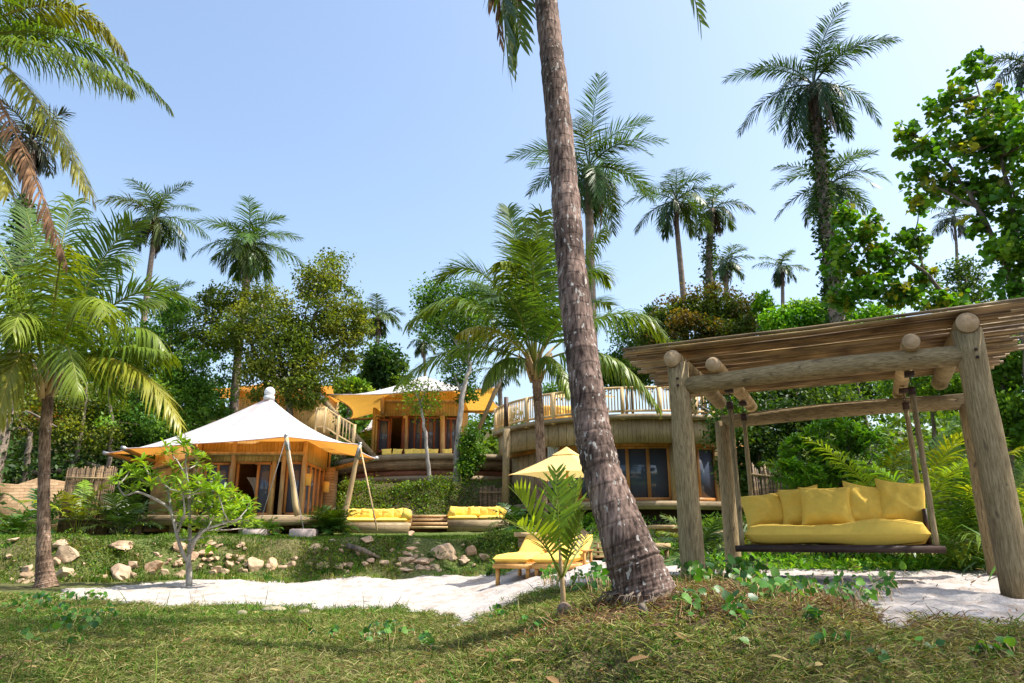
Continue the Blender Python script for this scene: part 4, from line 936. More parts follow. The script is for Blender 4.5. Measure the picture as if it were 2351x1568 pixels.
# ------------------------------------------------------------------ vegetation tools
Z3 = A([0, 0, 1.])
def tubefast(pts, rad, k, col):
    m = MB(); m.tube(pts, rad, k, cap=False); V = np.concatenate(m.V); F = np.array(m.F)
    return V, [F], np.tile(np.asarray(col, float), (len(F), 1))
def frond(p0, p1, p2, n=45, ll=.8, hang=.6, w=.035, seg=3, col=(.05, .11, .02), var=.25, r=None, vee=.35, rach=.02, rcol=(.20, .22, .05), t0=.14, rag=.1, tipcol=None, side=True):
    r = r or rng; p0, p1, p2 = A(p0, float), A(p1, float), A(p2, float)
    t = t0+(1-t0)*np.linspace(0, 1, n); B = lambda q: ((1-q)**2)[:, None]*p0+(2*q*(1-q))[:, None]*p1+(q*q)[:, None]*p2
    p = B(t); T = norm(B(np.minimum(t+.02, 1.02))-B(t-.02))
    h = (p2-p0)*A([1, 1, 0]); h = norm(h) if np.linalg.norm(h) > .05 else A([1., 0, 0])
    S = norm(np.cross(h, Z3)); hl = np.linalg.norm((p2-p0)[:2]); S = A([1., .25, 0]) if hl < .3*abs(p2[2]-p0[2]) and p2[2] > p0[2] and side else S
    q = (t-t0)/(1-t0)
    Lp = ll*(.28+.72*np.sin(np.pi*np.clip(.18+.80*q, 0, 1))**.75); ang = np.radians(68-32*q)
    out = []
    P_, T_, L_, A_, s_ = [np.concatenate([a, a]) for a in (p, T, Lp, ang, q)]
    sg = np.concatenate([np.ones(n), -np.ones(n)]); m = len(sg)
    keep = r.random(m) > rag; P_, T_, L_, A_, s_, sg = P_[keep], T_[keep], L_[keep], A_[keep], s_[keep], sg[keep]; m = len(sg)
    L_ = L_*r.uniform(.8, 1.08, m); A_ = A_+r.normal(0, .09, m)
    Nn = norm(np.cross(S[None], T_)); Nn = np.where(Nn[:, 2:3] < 0, -Nn, Nn)
    vv = vee+r.normal(0, .12, m)
    d0 = T_*np.cos(A_)[:, None]+(S[None]*np.cos(vv)[:, None]*sg[:, None]+Nn*np.sin(vv)[:, None])*np.sin(A_)[:, None]
    hg = hang*r.uniform(.7, 1.25, m)
    pos = P_.copy(); rows = []; wp = {2: [.8, 1., 0], 3: [.55, 1., .75, 0], 4: [.5, 1, .95, .6, 0]}[seg]
    Wd = norm(T_-d0*np.sum(T_*d0, 1)[:, None])
    for k in range(seg+1):
        if k:
            g = np.clip(hg*(k/seg)**(1.1-.6*min(1, hang)), 0, .93)[:, None]; d = norm(d0*(1-g)-Z3*g); pos = pos+d*(L_/seg)[:, None]
            Wd = norm(T_-d*np.sum(T_*d, 1)[:, None])
        if k < seg: rows += [pos-Wd*w*wp[k]/2, pos+Wd*w*wp[k]/2]
        else: rows.append(pos)
    V = np.stack(rows, 1); nv = V.shape[1]; base = np.arange(m)[:, None]*nv
    Q = np.concatenate([base+A([2*k, 2*k+1, 2*k+3, 2*k+2]) for k in range(seg-1)]); Tt = base+A([2*seg-2, 2*seg-1, 2*seg])
    c = np.asarray(col)*(1+var*r.normal(0, 1, (m, 1))).clip(.45, 1.8)
    if tipcol is not None: c = c*(1-s_[:, None])+np.asarray(tipcol)*s_[:, None]
    C = np.concatenate([np.tile(c, (seg-1, 1)), c])
    tt = np.linspace(0, 1, 12); rv = tubefast(B(tt), np.linspace(rach*1.5, rach*.25, 12), 5, rcol)
    return cat([(V.reshape(-1, 3), [Q.astype(int), Tt.astype(int)], C), rv])
def fbuild(name, parts, m, parent=None, **k):
    V, F, C = cat(parts); return mesh(name, V, F, m, parent, col=C, **k)
def crown(c, nf, Lf, r, n=30, ll=.8, w=.06, seg=2, col=(.045, .09, .03), hang=.6, dead=3, young=.25, wind=(0, 0), deadlen=.8, droop=1.0, rach=.03):
    n = int(n*1.3); col = tuple(A(col)*A([.68, .74, .6])); parts = []; nf = int(nf*.85); ll = ll*1.35; Lf = Lf*1.1; hang = min(.8, hang*.9); w = w*.72
    for i in range(nf):
        f = i/(nf-1); az = i*2.39996+r.normal(0, .2); el = math.radians(80-112*f**.8+r.normal(0, 8))
        L_ = Lf*(.72+.3*math.sin(math.pi*min(1, .25+f)))*r.uniform(.88, 1.08)
        h = A([math.cos(az), math.sin(az), 0]); el2 = el-math.radians((74+6*f)*droop+r.normal(0, 10))
        p1 = c+(h*math.cos(el)+Z3*math.sin(el))*L_*.5; p2 = p1+(h*math.cos(el2)+Z3*math.sin(el2))*L_*.6+A([wind[0], wind[1], 0])*L_*.1
        k = r.uniform(.75, 1.3); yc = A(col)*k*(A([1.5, 1.15, .8]) if r.random() < young*f else 1)
        parts.append(frond(c, p1, p2, n, ll*r.uniform(.85, 1.1), hang*(.45+.75*f), w, seg, yc, .22, r, .35, rach, tuple(A(col)*A([2.2, 1.6, 1.2])), rag=.12+.1*f))
    for i in range(dead):
        az = r.uniform(0, 6.28); h = A([math.cos(az), math.sin(az), 0]); L_ = Lf*deadlen*r.uniform(.7, 1.05)
        p1 = c+h*L_*.22-Z3*L_*.25; p2 = c+h*L_*.18*r.uniform(.3, 1.4)-Z3*L_*r.uniform(.85, 1)
        parts.append(frond(c, p1, p2, n, ll*.6, .92, w*.8, seg, (.17, .10, .06), .3, r, 0, rach, (.2, .13, .08), rag=.25))
    return parts
def ico(sub=2):
    import bmesh
    b = bmesh.new(); bmesh.ops.create_icosphere(b, subdivisions=sub, radius=1); V = A([v.co[:] for v in b.verts]); F = A([[v.index for v in f.verts] for f in b.faces]); b.free(); return V, F
ICO1, ICO2, ICO3 = ico(1), ico(2), ico(4)
def palm(label, cpx, Y, tr_px, hw, group=None, nf=24, Lpx=115, seed=1, vine=None, nuts=True, name='coconut_palm', trunkmat='fargrey', **k):
    """far palm: crown centre and trunk points in the picture at depth Y; trunk continues to the ground"""
    r = np.random.default_rng(seed); c = P(cpx[0], cpx[1], Y); s = ppm(cpx[1], Y)
    pts = [P(x, y, Y) for x, y in tr_px]; lo = pts[-1]; d = (pts[-1]-pts[-2]) if len(pts) > 1 else -Z3
    zg = float(gz(lo[0], lo[1]))
    if lo[2] > zg+.3: pts.append(A([lo[0]+d[0]*.4, lo[1], zg-.3]))
    pts = [c]+pts; P_ = A(pts); tt = np.linspace(0, len(P_)-1, 16); PP = np.stack([np.interp(tt, range(len(P_)), P_[:, j]) for j in range(3)], 1)
    for _ in range(2): PP[1:-1] = (PP[:-2]+PP[1:-1]*2+PP[2:])/4
    root = thing(name, (PP[-1][0], PP[-1][1], zg), label, 'palm tree', group)
    mb = MB(); rr = hw*s; mb.tube(PP, np.linspace(rr*.85, rr*1.3, 16), 10, lump=.05); mb.build('trunk', M[trunkmat], root, True)
    fbuild('crown', crown(c, nf, Lpx*s, r, **k), M['frond'], root)
    if nuts:
        nn = 7; pos = c+rdir(nn, 0, r)*A([.32, .32, .18])-Z3*.25; V, F, C = scat(ICO1[0], [ICO1[1]], pos, np.tile(np.eye(3), (nn, 1, 1)), np.full(nn, .14), np.tile([[.16, .15, .04]], (nn, 1)))
        mesh('coconuts', V, F, M['leaf'], root, True, C)
    if vine:
        a, b, dens = vine; n = int(dens); q = r.uniform(a, b, n)*15; i = np.clip(q.astype(int), 0, 14); fpos = PP[i]+(PP[i+1]-PP[i])*(q-i)[:, None]
        dd = rdir(n, 0, r)*A([1, 1, .4]); pos = fpos+dd*(rr*.9+.28*r.random((n, 1))**2*(1+vn(q*2, q*0, seed))[:, None])
        V, F, C = scat(*LEAF, pos, frames(dd+rdir(n, -.4, r), rdir(n, .8, r)), r.uniform(.14, .3, n), A([.045, .10, .022])*r.uniform(.6, 1.5, (n, 1))); mesh('climbing_vine', V, F, M['leaf'], root, col=C)
    return root
G_ = 'coconut palms rising behind the villas'
FARC = (.085, .145, .05)
palm('slim coconut palm against the sky above the white tent, second from left in the row', (358, 500), 45, [(352, 560), (340, 650), (331, 735)], 5.5, G_, 25, 118, 11, n=34, ll=.95, w=.085, col=FARC, hang=.85)
palm('coconut palm rising in front of the round broadleaf tree, with a thick green crown', (572, 562), 38, [(572, 600), (556, 720), (543, 850), (535, 960)], 8, G_, 30, 124, 12, n=36, ll=.95, w=.075, col=(.10, .19, .04), hang=.75, young=.6)
palm('small lone coconut palm over the tree left of the upper villa', (866, 728), 62, [(868, 790), (862, 860), (860, 895)], 5, G_, 20, 66, 13, n=26, ll=.95, w=.11, col=FARC, hang=.8, dead=5)
palm('tiny far palm peeking at the left of the slim leaning trees', (972, 785), 80, [(974, 820), (976, 860)], 3, G_, 16, 46, 14, n=20, ll=.9, w=.13, col=FARC, hang=.8)
palm('large feathery coconut palm directly right of the leaning trunk', (1352, 385), 34, [(1352, 440), (1355, 600), (1360, 760), (1362, 900)], 9.5, G_, 30, 186, 15, n=46, ll=1.0, w=.07, col=(.09, .18, .045), hang=.6, dead=1, young=.5, seg=3)
palm('slender coconut palm with arching fronds in the middle of the right group', (1553, 462), 42, [(1553, 520), (1562, 600), (1570, 690), (1574, 760)], 6, G_, 22, 122, 16, n=36, ll=.95, w=.08, col=(.08, .15, .05), hang=.8, dead=1)
palm('vine wrapped coconut palm with a ragged crown behind the slender palm', (1636, 480), 45, [(1628, 560), (1628, 640), (1630, 700)], 8, G_, 18, 90, 17, vine=(.2, 1, 1500), n=30, ll=.9, w=.085, col=(.09, .15, .05), hang=.9, dead=4)
palm('small far palm below the ragged vine wrapped palm', (1668, 605), 70, [(1668, 640), (1666, 700)], 5, G_, 18, 62, 18, n=26, ll=.95, w=.12, col=FARC, hang=.7)
palm('small far drooping palm left of the tall vine covered trunk', (1793, 615), 72, [(1797, 660), (1797, 720)], 4, G_, 16, 60, 19, n=24, ll=.95, w=.12, col=FARC, hang=.95, dead=3)
palm('tallest coconut palm at the upper right with dead fronds and vine covered trunk', (1868, 195), 32, [(1880, 330), (1895, 500), (1912, 640), (1922, 740)], 13, G_, 28, 196, 21, vine=(.12, 1, 5500), n=46, ll=.95, w=.07, col=(.055, .12, .055), hang=.85, dead=7, deadlen=.7, seg=3, young=.1)
palm('coconut palm half hidden behind the tall vine covered trunk', (1905, 425), 40, [(1912, 560), (1920, 700)], 7, G_, 24, 142, 22, n=38, ll=.95, w=.08, col=(.08, .15, .07), hang=.6, dead=3)
palm('coconut palm crown cut by the right picture edge behind the hibiscus tree', (2362, 150), 42, [(2366, 260), (2370, 400)], 6, G_, 22, 110, 23, n=34, ll=.9, w=.085, col=(.05, .09, .07), hang=.8)
palm('pale palm crown low in the sky gap behind the hibiscus branches', (2190, 500), 60, [(2196, 560), (2198, 640)], 3, G_, 14, 75, 24, n=24, ll=.9, w=.1, col=(.06, .10, .09), hang=.8, nuts=False)
palm('ivy covered coconut palm with hanging brown fronds at the far left', (72, 325), 26, [(62, 450), (48, 580), (38, 700), (35, 820)], 12, G_, 18, 110, 25, vine=(.22, 1, 2600), n=34, ll=.7, w=.06, col=(.06, .07, .04), hang=.95, dead=12, deadlen=.9)
palm('small palm behind the fan fronds of the upper villa, pale and hazy', (1145, 850), 60, [(1148, 900), (1150, 960)], 5, G_, 16, 70, 26, n=24, ll=.95, w=.1, col=FARC, hang=.8)
palm('palm with pale fronds standing low behind the left garden palm', (395, 690), 50, [(392, 760), (390, 840)], 5, G_, 18, 70, 27, n=26, ll=.9, w=.09, col=(.06, .11, .05), hang=.8)

# ------------------------------------------------------------------ near palms with their own fronds
def near_palm(label, base, tr, Y0, fr_, seed, Lw=.05, ll=.9, n=70, name='coconut_palm', tm='palmbark', cat_='palm tree', boot=True, shape=None):
    r = np.random.default_rng(seed)
    c = P(base[0], base[1], base[2]); pts = A([P(x, y, Y) for x, y, Y, hw in tr]); hw = A([q[3]*ppm(q[1], q[2]) for q in tr])
    m = max(12, len(tr)*6); tt = np.linspace(0, len(tr)-1, m*3); PP = np.stack([np.interp(tt, range(len(tr)), pts[:, j]) for j in range(3)], 1); H = np.interp(tt, range(len(tr)), hw)
    for _ in range(6): PP[1:-1] = (PP[:-2]+PP[1:-1]*2+PP[2:])/4; H[1:-1] = (H[:-2]+H[1:-1]*2+H[2:])/4
    zb = PP[0][2] if PP[0][2] < PP[-1][2] else PP[-1][2]
    root = thing(name, (PP[0][0], PP[0][1], zb), label, cat_)
    mb = MB(); mb.tube(PP, H*(1+.025*rng.normal(0, 1, len(H))), 28, lump=.02, uo=0); mb.build('trunk', M[tm], root, True)
    if boot:
        mb = MB()
        for i in range(14):
            az = i*2.4; h = A([math.cos(az), math.sin(az), 0]); b_ = c-Z3*(.55-.03*i)*boot+h*hw[-1]*.8
            mb.tube([b_, b_+(h*.35+Z3*.9)*.35*boot, b_+(h*.8+Z3*1.3)*.55*boot], [.07*boot, .05*boot, .02*boot], 6)
        mb.build('leaf_bases', M['palelog'], root, True)
    for i, f in enumerate(fr_):
        x1, y1, dY1, x2, y2, dY2, sty = f[:7]
        st = dict(g=((.10, .20, .028), (.32, .36, .07), .62), y=((.21, .27, .03), (.50, .42, .08), .7), d=((.06, .145, .03), (.26, .30, .06), .4), l=((.15, .26, .035), (.36, .38, .08), .8), b=((.24, .13, .07), (.30, .17, .08), .92), h=((.12, .22, .03), (.32, .34, .08), .93))[sty]
        V = frond(c, P(x1, y1, base[2]+dY1), P(x2, y2, base[2]+dY2), n, ll*(f[7] if len(f) > 7 else 1), st[2], Lw, 4, st[0], .25, r, .3, Lw*.55, st[1], rag=.06 if sty != 'b' else .3, t0=.16, tipcol=(A(st[0])*A([1.5, 1.1, .8]) if sty != 'b' else None))
        fbuild('frond', [V], M['frond' if sty != 'b' else 'dry'], root)
    return root
# leaning foreground trunk; its crown is above the picture
tr = [(1492, 1425, 5.85, 92), (1487, 1385, 5.85, 78), (1466, 1320, 5.87, 66), (1440, 1250, 5.9, 58), (1386, 1099, 6.0, 44), (1362, 1000, 6.1, 42), (1334, 802, 6.3, 37), (1310, 600, 6.5, 34), (1296, 422, 6.7, 31.5), (1275, 200, 6.9, 28.5), (1253, 0, 7.2, 26), (1238, -200, 7.6, 25), (1232, -420, 8.0, 24)]
fr1 = [(1120, -290, -.2, 1168, 155, -.1, 'd', 1.1), (1090, -330, .4, 1205, 60, .5, 'b', .8), (1160, -420, .3, 1130, 10, .6, 'b', .9), (1130, -260, .1, 1178, 140, .3, 'h', 1.0), (1150, -300, -.3, 1195, 95, -.3, 'd', 1.0), (1110, -280, .3, 1150, 100, .4, 'b', .7), (1500, -420, .2, 1608, 48, .3, 'd', 1)]
for i in range(17):
    az = i*2.4; fr1.append((1232+330*math.cos(az), -520-240*abs(math.sin(az*1.7)), 2.4*math.sin(az), 1232+620*math.cos(az), -420-120*math.cos(az*2)-100, 3.6*math.sin(az), 'gdl'[i % 3]))
root1 = near_palm('huge leaning coconut palm trunk rising across the picture from the mound', (1232, -420, 8.0), tr, 0, fr1, 31, .05, .85, 60, tm='bigpalm')
# fibrous roots at its foot
mb = MB(); cb = P(1488, 1395, 5.85)
for i in range(70):
    az = rng.uniform(0, 6.28); h = A([math.cos(az), math.sin(az), 0]); p = A([cb[0], cb[1], float(gz(cb[0], cb[1]))])+h*.27
    mb.tube([p+Z3*rng.uniform(.01, .05), p+h*rng.uniform(.03, .09)+Z3*.02, p+h*rng.uniform(.08, .17)-Z3*.05], [.006, .004, .002], 4)
mb.build('root_fringe', M['bark'], root1, True)
# left garden coconut palm
fl = [(210, 590, -.3, 305, 515, -.3, 'd'), (290, 600, .3, 430, 690, .4, 'd'), (285, 740, -.8, 415, 972, -1.1, 'y', .95), (250, 700, 1, 350, 690, 1.6, 'g'), (115, 600, .6, 172, 462, .8, 'g'),
      (50, 610, .2, -40, 520, .2, 'g'), (-10, 660, -.3, -130, 720, -.5, 'g'), (-30, 760, -.6, -90, 930, -.8, 'y'), (45, 720, -1.2, -5, 960, -1.6, 'y', 1.1), (200, 600, -1.2, 245, 720, -2.1, 'l', 1.15),
      (250, 770, -.5, 385, 810, -.8, 'g'), (160, 650, 1.3, 210, 600, 2.2, 'd'), (90, 580, 1.2, 60, 480, 2.0, 'd'), (20, 560, -1, -60, 640, -1.8, 'l'), (150, 700, -1.6, 180, 900, -2.4, 'h', 1.0), (320, 680, -.2, 380, 800, -.3, 'h'),
      (60, 640, -1.3, 30, 760, -2.2, 'l', 1.1), (200, 760, 1.2, 260, 900, 1.8, 'd'), (-20, 800, 1, -60, 960, 1.5, 'd'), (130, 600, -.9, 150, 560, -1.9, 'l'), (230, 560, .5, 270, 600, .9, 'g')]
near_palm('coconut palm with banded reddish trunk and arching fronds at the left by the rocks', (112, 868, 15.6), [(106, 1352, 15.6, 27), (104, 1330, 15.6, 21), (100, 1270, 15.6, 15), (100, 1150, 15.6, 12.5), (103, 1000, 15.6, 12), (112, 905, 15.6, 11.5), (112, 868, 15.6, 12)], 0, fl, 32, .046, 1.2, 74)
# centre coconut palm in front of the round house
fc = [(1190, 560, .2, 1166, 478, .2, 'd', .8), (1215, 560, -.5, 1245, 488, -.8, 'g', .9), (1275, 620, -.3, 1300, 520, -.4, 'g'), (1125, 545, .4, 1008, 640, .5, 'd'), (1080, 610, -.4, 940, 740, -.6, 'g', 1.05),
      (1060, 740, -.3, 915, 880, -.5, 'g', .9), (1130, 720, -1.0, 1062, 760, -1.8, 'y', .8), (1140, 790, -.6, 1110, 885, -1, 'h', .8), (1330, 560, .5, 1395, 640, .8, 'g'), (1330, 590, -.4, 1385, 530, -.6, 'g', .9),
      (1430, 640, .2, 1525, 775, .3, 'g'), (1400, 740, -.4, 1512, 935, -.6, 'h', .85), (1270, 780, -1, 1310, 900, -1.7, 'h', .8), (1230, 600, -1.4, 1210, 560, -2.6, 'd', 1), (1180, 640, -1.5, 1130, 690, -2.8, 'd', 1), (1300, 680, -1.4, 1340, 740, -2.5, 'd'),
      (1240, 560, 1.2, 1240, 520, 2, 'd'), (1150, 640, 1.4, 1080, 650, 2.4, 'd'), (1320, 660, 1.4, 1400, 700, 2.3, 'd'), (1195, 610, -.9, 1150, 600, -1.8, 'l', 1)]
near_palm('bushy coconut palm standing in front of the round house terrace', (1229, 838, 21), [(1246, 1225, 21.4, 14), (1242, 1060, 21.2, 11), (1238, 960, 21.1, 10.5), (1232, 870, 21, 11), (1229, 838, 21, 13)], 0, fc, 33, .046, 1.25, 90)
# palm outside the frame at the left whose fronds reach in
fb = [(190, 10, .2, 388, 245, .3, 'g', .6), (140, 75, -.4, 300, 198, -.5, 'l', .72), (150, -80, .4, 285, 118, .5, 'y', .75), (80, 150, -.3, 205, 440, -.3, 'y', .85), (30, 240, -.8, 150, 600, -1, 'b', .5), (-60, 250, -.6, 20, 440, -.9, 'y', .8),
      (-20, -180, 0, 170, -60, .2, 'l'), (-200, 0, 0, -380, 200, 0, 'g'), (-150, -100, 1, -260, -60, 2.4, 'g'), (-60, -200, -1, 0, -180, -2.4, 'g'), (-200, 150, .8, -280, 420, 1, 'b'), (10, 60, .5, 150, 30, .9, 'l', .8)]
near_palm('yellow green palm fronds with one dead brown frond reaching in from the upper left', (-90, 95, 8.6), [(-230, 1400, 8.2, 26), (-190, 1100, 8.3, 18), (-140, 600, 8.4, 16), (-90, 95, 8.6, 16)], 0, fb, 34, .028, 1.0, 110)
# unseen palm added outside the frame to the right to cast shade
for (px, py, pz, sd, lab) in ((10.8, 4.6, 8.2, 41, 'unseen coconut palm added outside the picture on the right to shade the sand'),):
    r = np.random.default_rng(sd); root = thing('coconut_palm', (px, py, float(gz(px, py))), lab, 'palm tree'); mb = MB(); mb.tube([(px+.4, py, float(gz(px, py))-.2), (px+.1, py, 3), (px, py, pz)], [.2, .14, .12], 12); mb.build('trunk', M['palmbark'], root, True)
    fbuild('crown', crown(A([px, py, pz]), 26, 3.9, r, n=50, ll=.95, w=.05, seg=3, col=(.05, .11, .02), hang=.8), M['frond'], root)

# ------------------------------------------------------------------ sprouting coconut seedling and husk
r = np.random.default_rng(5); bs_ = P(1293, 1392, 6.35)
sd_ = thing('coconut_seedling', bs_, 'young coconut seedling with stiff striped fronds sprouting before the loungers', 'seedling')
mb = MB(); mb.tube([bs_-Z3*.08, bs_+Z3*.12, P(1287, 1290, 6.35), P(1284, 1240, 6.35)], [.026, .022, .016, .010], 10); mb.build('stem', M['palelog'], sd_, True)
for (x1, y1, x2, y2, dy, c_, n_, l_) in ((1283, 1230, 1277, 1085, 0, (.20, .34, .04), 22, .31), (1240, 1210, 1185, 1130, -.1, (.28, .40, .05), 16, .34), (1320, 1200, 1325, 1110, .1, (.24, .36, .05), 16, .24),
          (1262, 1240, 1190, 1205, -.3, (.26, .38, .05), 14, .3), (1310, 1270, 1335, 1180, -.1, (.15, .22, .03), 13, .18), (1340, 1240, 1350, 1225, .2, (.10, .07, .03), 10, .2)):
    V = frond(P(1289, 1330, 6.35), P(x1, y1, 6.35+dy), P(x2, y2, 6.35+dy*2), n_, l_, .12, .027, 4, c_, .16, r, .5, .008, (.35, .40, .08), t0=.35, rag=.0); fbuild('frond', [V], M['frond'], sd_)
V, F = ICO3; hv = V*A([.07, .07, .10]); hv += .012*norm(hv)*(vn(V[:, 0]*4+V[:, 2]*2, V[:, 1]*4, 3)-.5)[:, None]
hr_ = A([[.95, 0, .3], [0, 1, 0], [-.3, 0, .95]]); hp = P(1299, 1411, 6.2)
o = mesh('coconut_husk', hv@hr_+hp, [F], mat('coconut_husk', (.16, .10, .07), (.36, .26, .19), 12, (1, 1, .2), .9, .6), smooth=True); tag(o, 'grey brown coconut husk lying at the foot of the seedling', 'coconut')
hp = P(1480, 1478, 5.3); hp[2] = float(gz(hp[0], hp[1]))+.02
o = mesh('coconut_husk', hv*.45@hr_+hp, [F], M['bark'], smooth=True); tag(o, 'small brown coconut lying in the straw below the leaning trunk', 'coconut')

# ------------------------------------------------------------------ broadleaf trees
PAL0 = dict(olive=[(.05, .075, .012), (.09, .12, .02), (.14, .15, .03)], green=[(.035, .085, .015), (.06, .13, .02), (.10, .18, .03)], dark=[(.018, .045, .012), (.035, .075, .018), (.06, .10, .025)],
           bright=[(.06, .16, .015), (.10, .23, .02), (.17, .28, .03)], rust=[(.05, .08, .018), (.07, .10, .02), (.06, .085, .02), (.11, .075, .025)], lime=[(.12, .20, .02), (.20, .26, .03), (.08, .15, .02)], hib=[(.05, .14, .015), (.07, .18, .02), (.10, .21, .025), (.06, .15, .02), (.12, .21, .03), (.09, .19, .02), (.04, .11, .02), (.08, .17, .02), (.05, .13, .02), (.20, .20, .03)])
PAL = {k: [tuple(min(.5, q*m_) for q, m_ in zip(c, (1.5, 1.6, 1.0))) for c in v] for k, v in PAL0.items()}
def blobleaves(blobs, n, size, pal, r, tmpl=LEAF, cl=.24, ncl=26, upb=.5, depth=1.0, shell=.35):
    parts = []; wts = A([b[3]*b[4]*(b[2]**2) for b in blobs], float); wts /= wts.sum()
    for b, wt in zip(blobs, wts):
        c = P(b[0], b[1], b[2]); s = ppm(b[1], b[2]); R3 = A([b[3]*s, max(b[3], b[4])*s*depth, b[4]*s])
        nc = max(6, int(ncl)); d = rdir(nc, 0, r); cc = c+d*R3*(shell+(1.05-shell)*r.random((nc, 1))**.6)
        k = max(20, int(n*wt)); i = r.integers(0, nc, k); rad = R3.mean()*cl*r.uniform(.6, 1.5, nc)
        pos = cc[i]+np.clip(r.normal(0, 1, (k, 3)), -1.7, 1.7)*rad[i][:, None]*A([1, 1, .7])
        base = A(PAL[pal])[r.integers(0, len(PAL[pal]), nc)]; col = base[i]*r.uniform(.65, 1.4, (k, 1))
        ax = rdir(k, -.25, r); up = rdir(k, upb*2, r)
        parts.append(scat(*tmpl, pos, frames(ax, up), size*r.uniform(.6, 1.3, k), col))
    return cat(parts)
def tree(label, blobs, n, size, pal, limbs, seed, name='broadleaf_tree', cat_='tree', group=None, bark='bark', lm='leaf', extra=None, **k):
    """blobs (x, y, Y, rx, ry) crown masses; limbs [[(x, y, Y, hw)...]] first one is the trunk"""
    r = np.random.default_rng(seed)
    l0 = limbs[0][0]; b = P(*l0[:3]); zg = float(gz(b[0], b[1])); root = thing(name, (b[0], b[1], min(zg, b[2])), label, cat_, group)
    mb = MB()
    for j, l in enumerate(limbs):
        pts = A([P(x, y, Y) for x, y, Y, h in l]); hw = A([h*ppm(y, Y) for x, y, Y, h in l])
        if j == 0 and pts[0][2] > zg: pts = np.concatenate([[A([pts[0][0], pts[0][1], zg-.2])], pts]); hw = np.concatenate([[hw[0]*1.3], hw])
        if j:
            prev = np.concatenate(allp); dd_ = np.linalg.norm(prev-pts[0], axis=1)
            if dd_.min() > .05: pts = np.concatenate([[prev[np.argmin(dd_)]], pts]); hw = np.concatenate([[hw[0]], hw])
        else: allp = []
        tt = np.linspace(0, len(pts)-1, len(pts)*4); PP = np.stack([np.interp(tt, range(len(pts)), pts[:, q]) for q in range(3)], 1); PP[1:-1] = (PP[:-2]+PP[1:-1]*2+PP[2:])/4; allp.append(PP)
        PP[1:-1] += r.normal(0, 1, (len(PP)-2, 3))*hw.mean()*.25; mb.tube(PP, np.interp(tt, range(len(pts)), hw), 8, lump=.08)
    # twigs from limb ends towards crown masses
    ends = A([P(l[-1][0], l[-1][1], l[-1][2]) for l in limbs])
    for bl in blobs:
        c = P(*bl[:3]); s = ppm(bl[1], bl[2]); pv_ = np.concatenate(allp); e = pv_[np.argmin(np.linalg.norm(pv_-c, axis=1))]
        if True:
            m_ = (e+c)/2+r.normal(0, .1, 3)*bl[3]*s; wv = max(.02, limbs[0][0][3]*s*.28); mb.tube([e, m_, c], [wv, wv*.7, wv*.4], 6)
        for _ in range(5): 
            q = c+rdir(1, .3, r)[0]*A([bl[3], bl[3], bl[4]])*s*.85; wv = max(.012, limbs[0][0][3]*s*.12); mb.tube([c, (c+q)/2+r.normal(0, .06, 3)*bl[3]*s, q], [wv, wv*.7, wv*.3], 5)
    mb.build('trunk', M[bark], root, True)
    V, F, C = blobleaves(blobs, n, size, pal, r, **k); mesh('crown', V, F, M[lm], root, col=C)
    return root
tree('big round olive green tree behind the white tent, taller than its neighbours', [(505, 690, 37, 52, 45), (560, 755, 36, 70, 60), (742, 648, 36, 66, 62), (700, 730, 35.5, 78, 70), (792, 745, 36, 50, 66), (645, 800, 35, 80, 60), (722, 840, 35.5, 70, 55), (480, 775, 37, 52, 50), (590, 690, 37.5, 50, 45), (825, 760, 36, 26, 34), (800, 830, 36, 26, 26), (600, 870, 35, 55, 45), (690, 900, 35, 60, 40)],
     44000, .17, 'olive', [[(668, 985, 35.5, 10), (660, 900, 35.5, 8), (690, 820, 35.5, 6), (725, 720, 35.5, 4)], [(640, 960, 36, 8), (600, 850, 36, 5), (560, 740, 36, 3)], [(672, 900, 35.6, 6), (640, 820, 35.6, 4), (600, 700, 36, 2)], [(690, 850, 35.5, 5), (780, 790, 35.8, 3)]], 51, ncl=40, cl=.2)
tree('dark green tree mass left of the round olive tree, behind the fence', [(385, 735, 38, 60, 45), (345, 810, 37, 80, 60), (450, 850, 36, 66, 60), (400, 920, 36, 80, 55), (262, 870, 37, 70, 60), (300, 950, 36, 100, 50), (480, 930, 36, 50, 50), (360, 985, 35, 120, 30)], 36000, .17, 'green', [[(400, 1030, 36.4, 8), (395, 900, 36.4, 5), (380, 780, 36.5, 3)], [(330, 1040, 36.4, 6), (320, 930, 36.5, 4), (290, 850, 36.6, 2)]], 52, ncl=34, cl=.2)
tree('sparse twiggy tree in shade above the stone wall at the far left', [(40, 950, 32, 75, 40), (150, 935, 33, 60, 30), (-40, 900, 32, 90, 60), (20, 870, 33, 60, 40), (200, 1000, 33, 80, 30), (90, 880, 34, 70, 40), (230, 930, 34, 60, 50)], 15000, .16, 'olive', [[(60, 1080, 32, 8), (70, 990, 32, 5), (20, 940, 32, 3)], [(170, 1080, 33, 6), (190, 980, 33, 4), (200, 880, 33, 2)], [(250, 1080, 33, 6), (256, 960, 33, 4), (250, 880, 33, 3)], [(0, 990, 31, 4), (60, 940, 31, 3), (130, 980, 31, 2)]], 53, cl=.28)
tree('compact dark tree on the ridge under the lone small palm', [(872, 835, 60, 44, 36), (905, 860, 60, 36, 34), (850, 870, 60, 30, 26)], 9000, .38, 'dark', [[(878, 900, 60, 4), (876, 850, 60, 3)]], 54)
tree('flat yellow green tree on the ridge beside the stair railing', [(800, 885, 52, 34, 11), (770, 895, 52, 20, 9), (830, 892, 52, 20, 9)], 4000, .28, 'lime', [[(800, 960, 52, 3), (800, 900, 52, 2)]], 55)
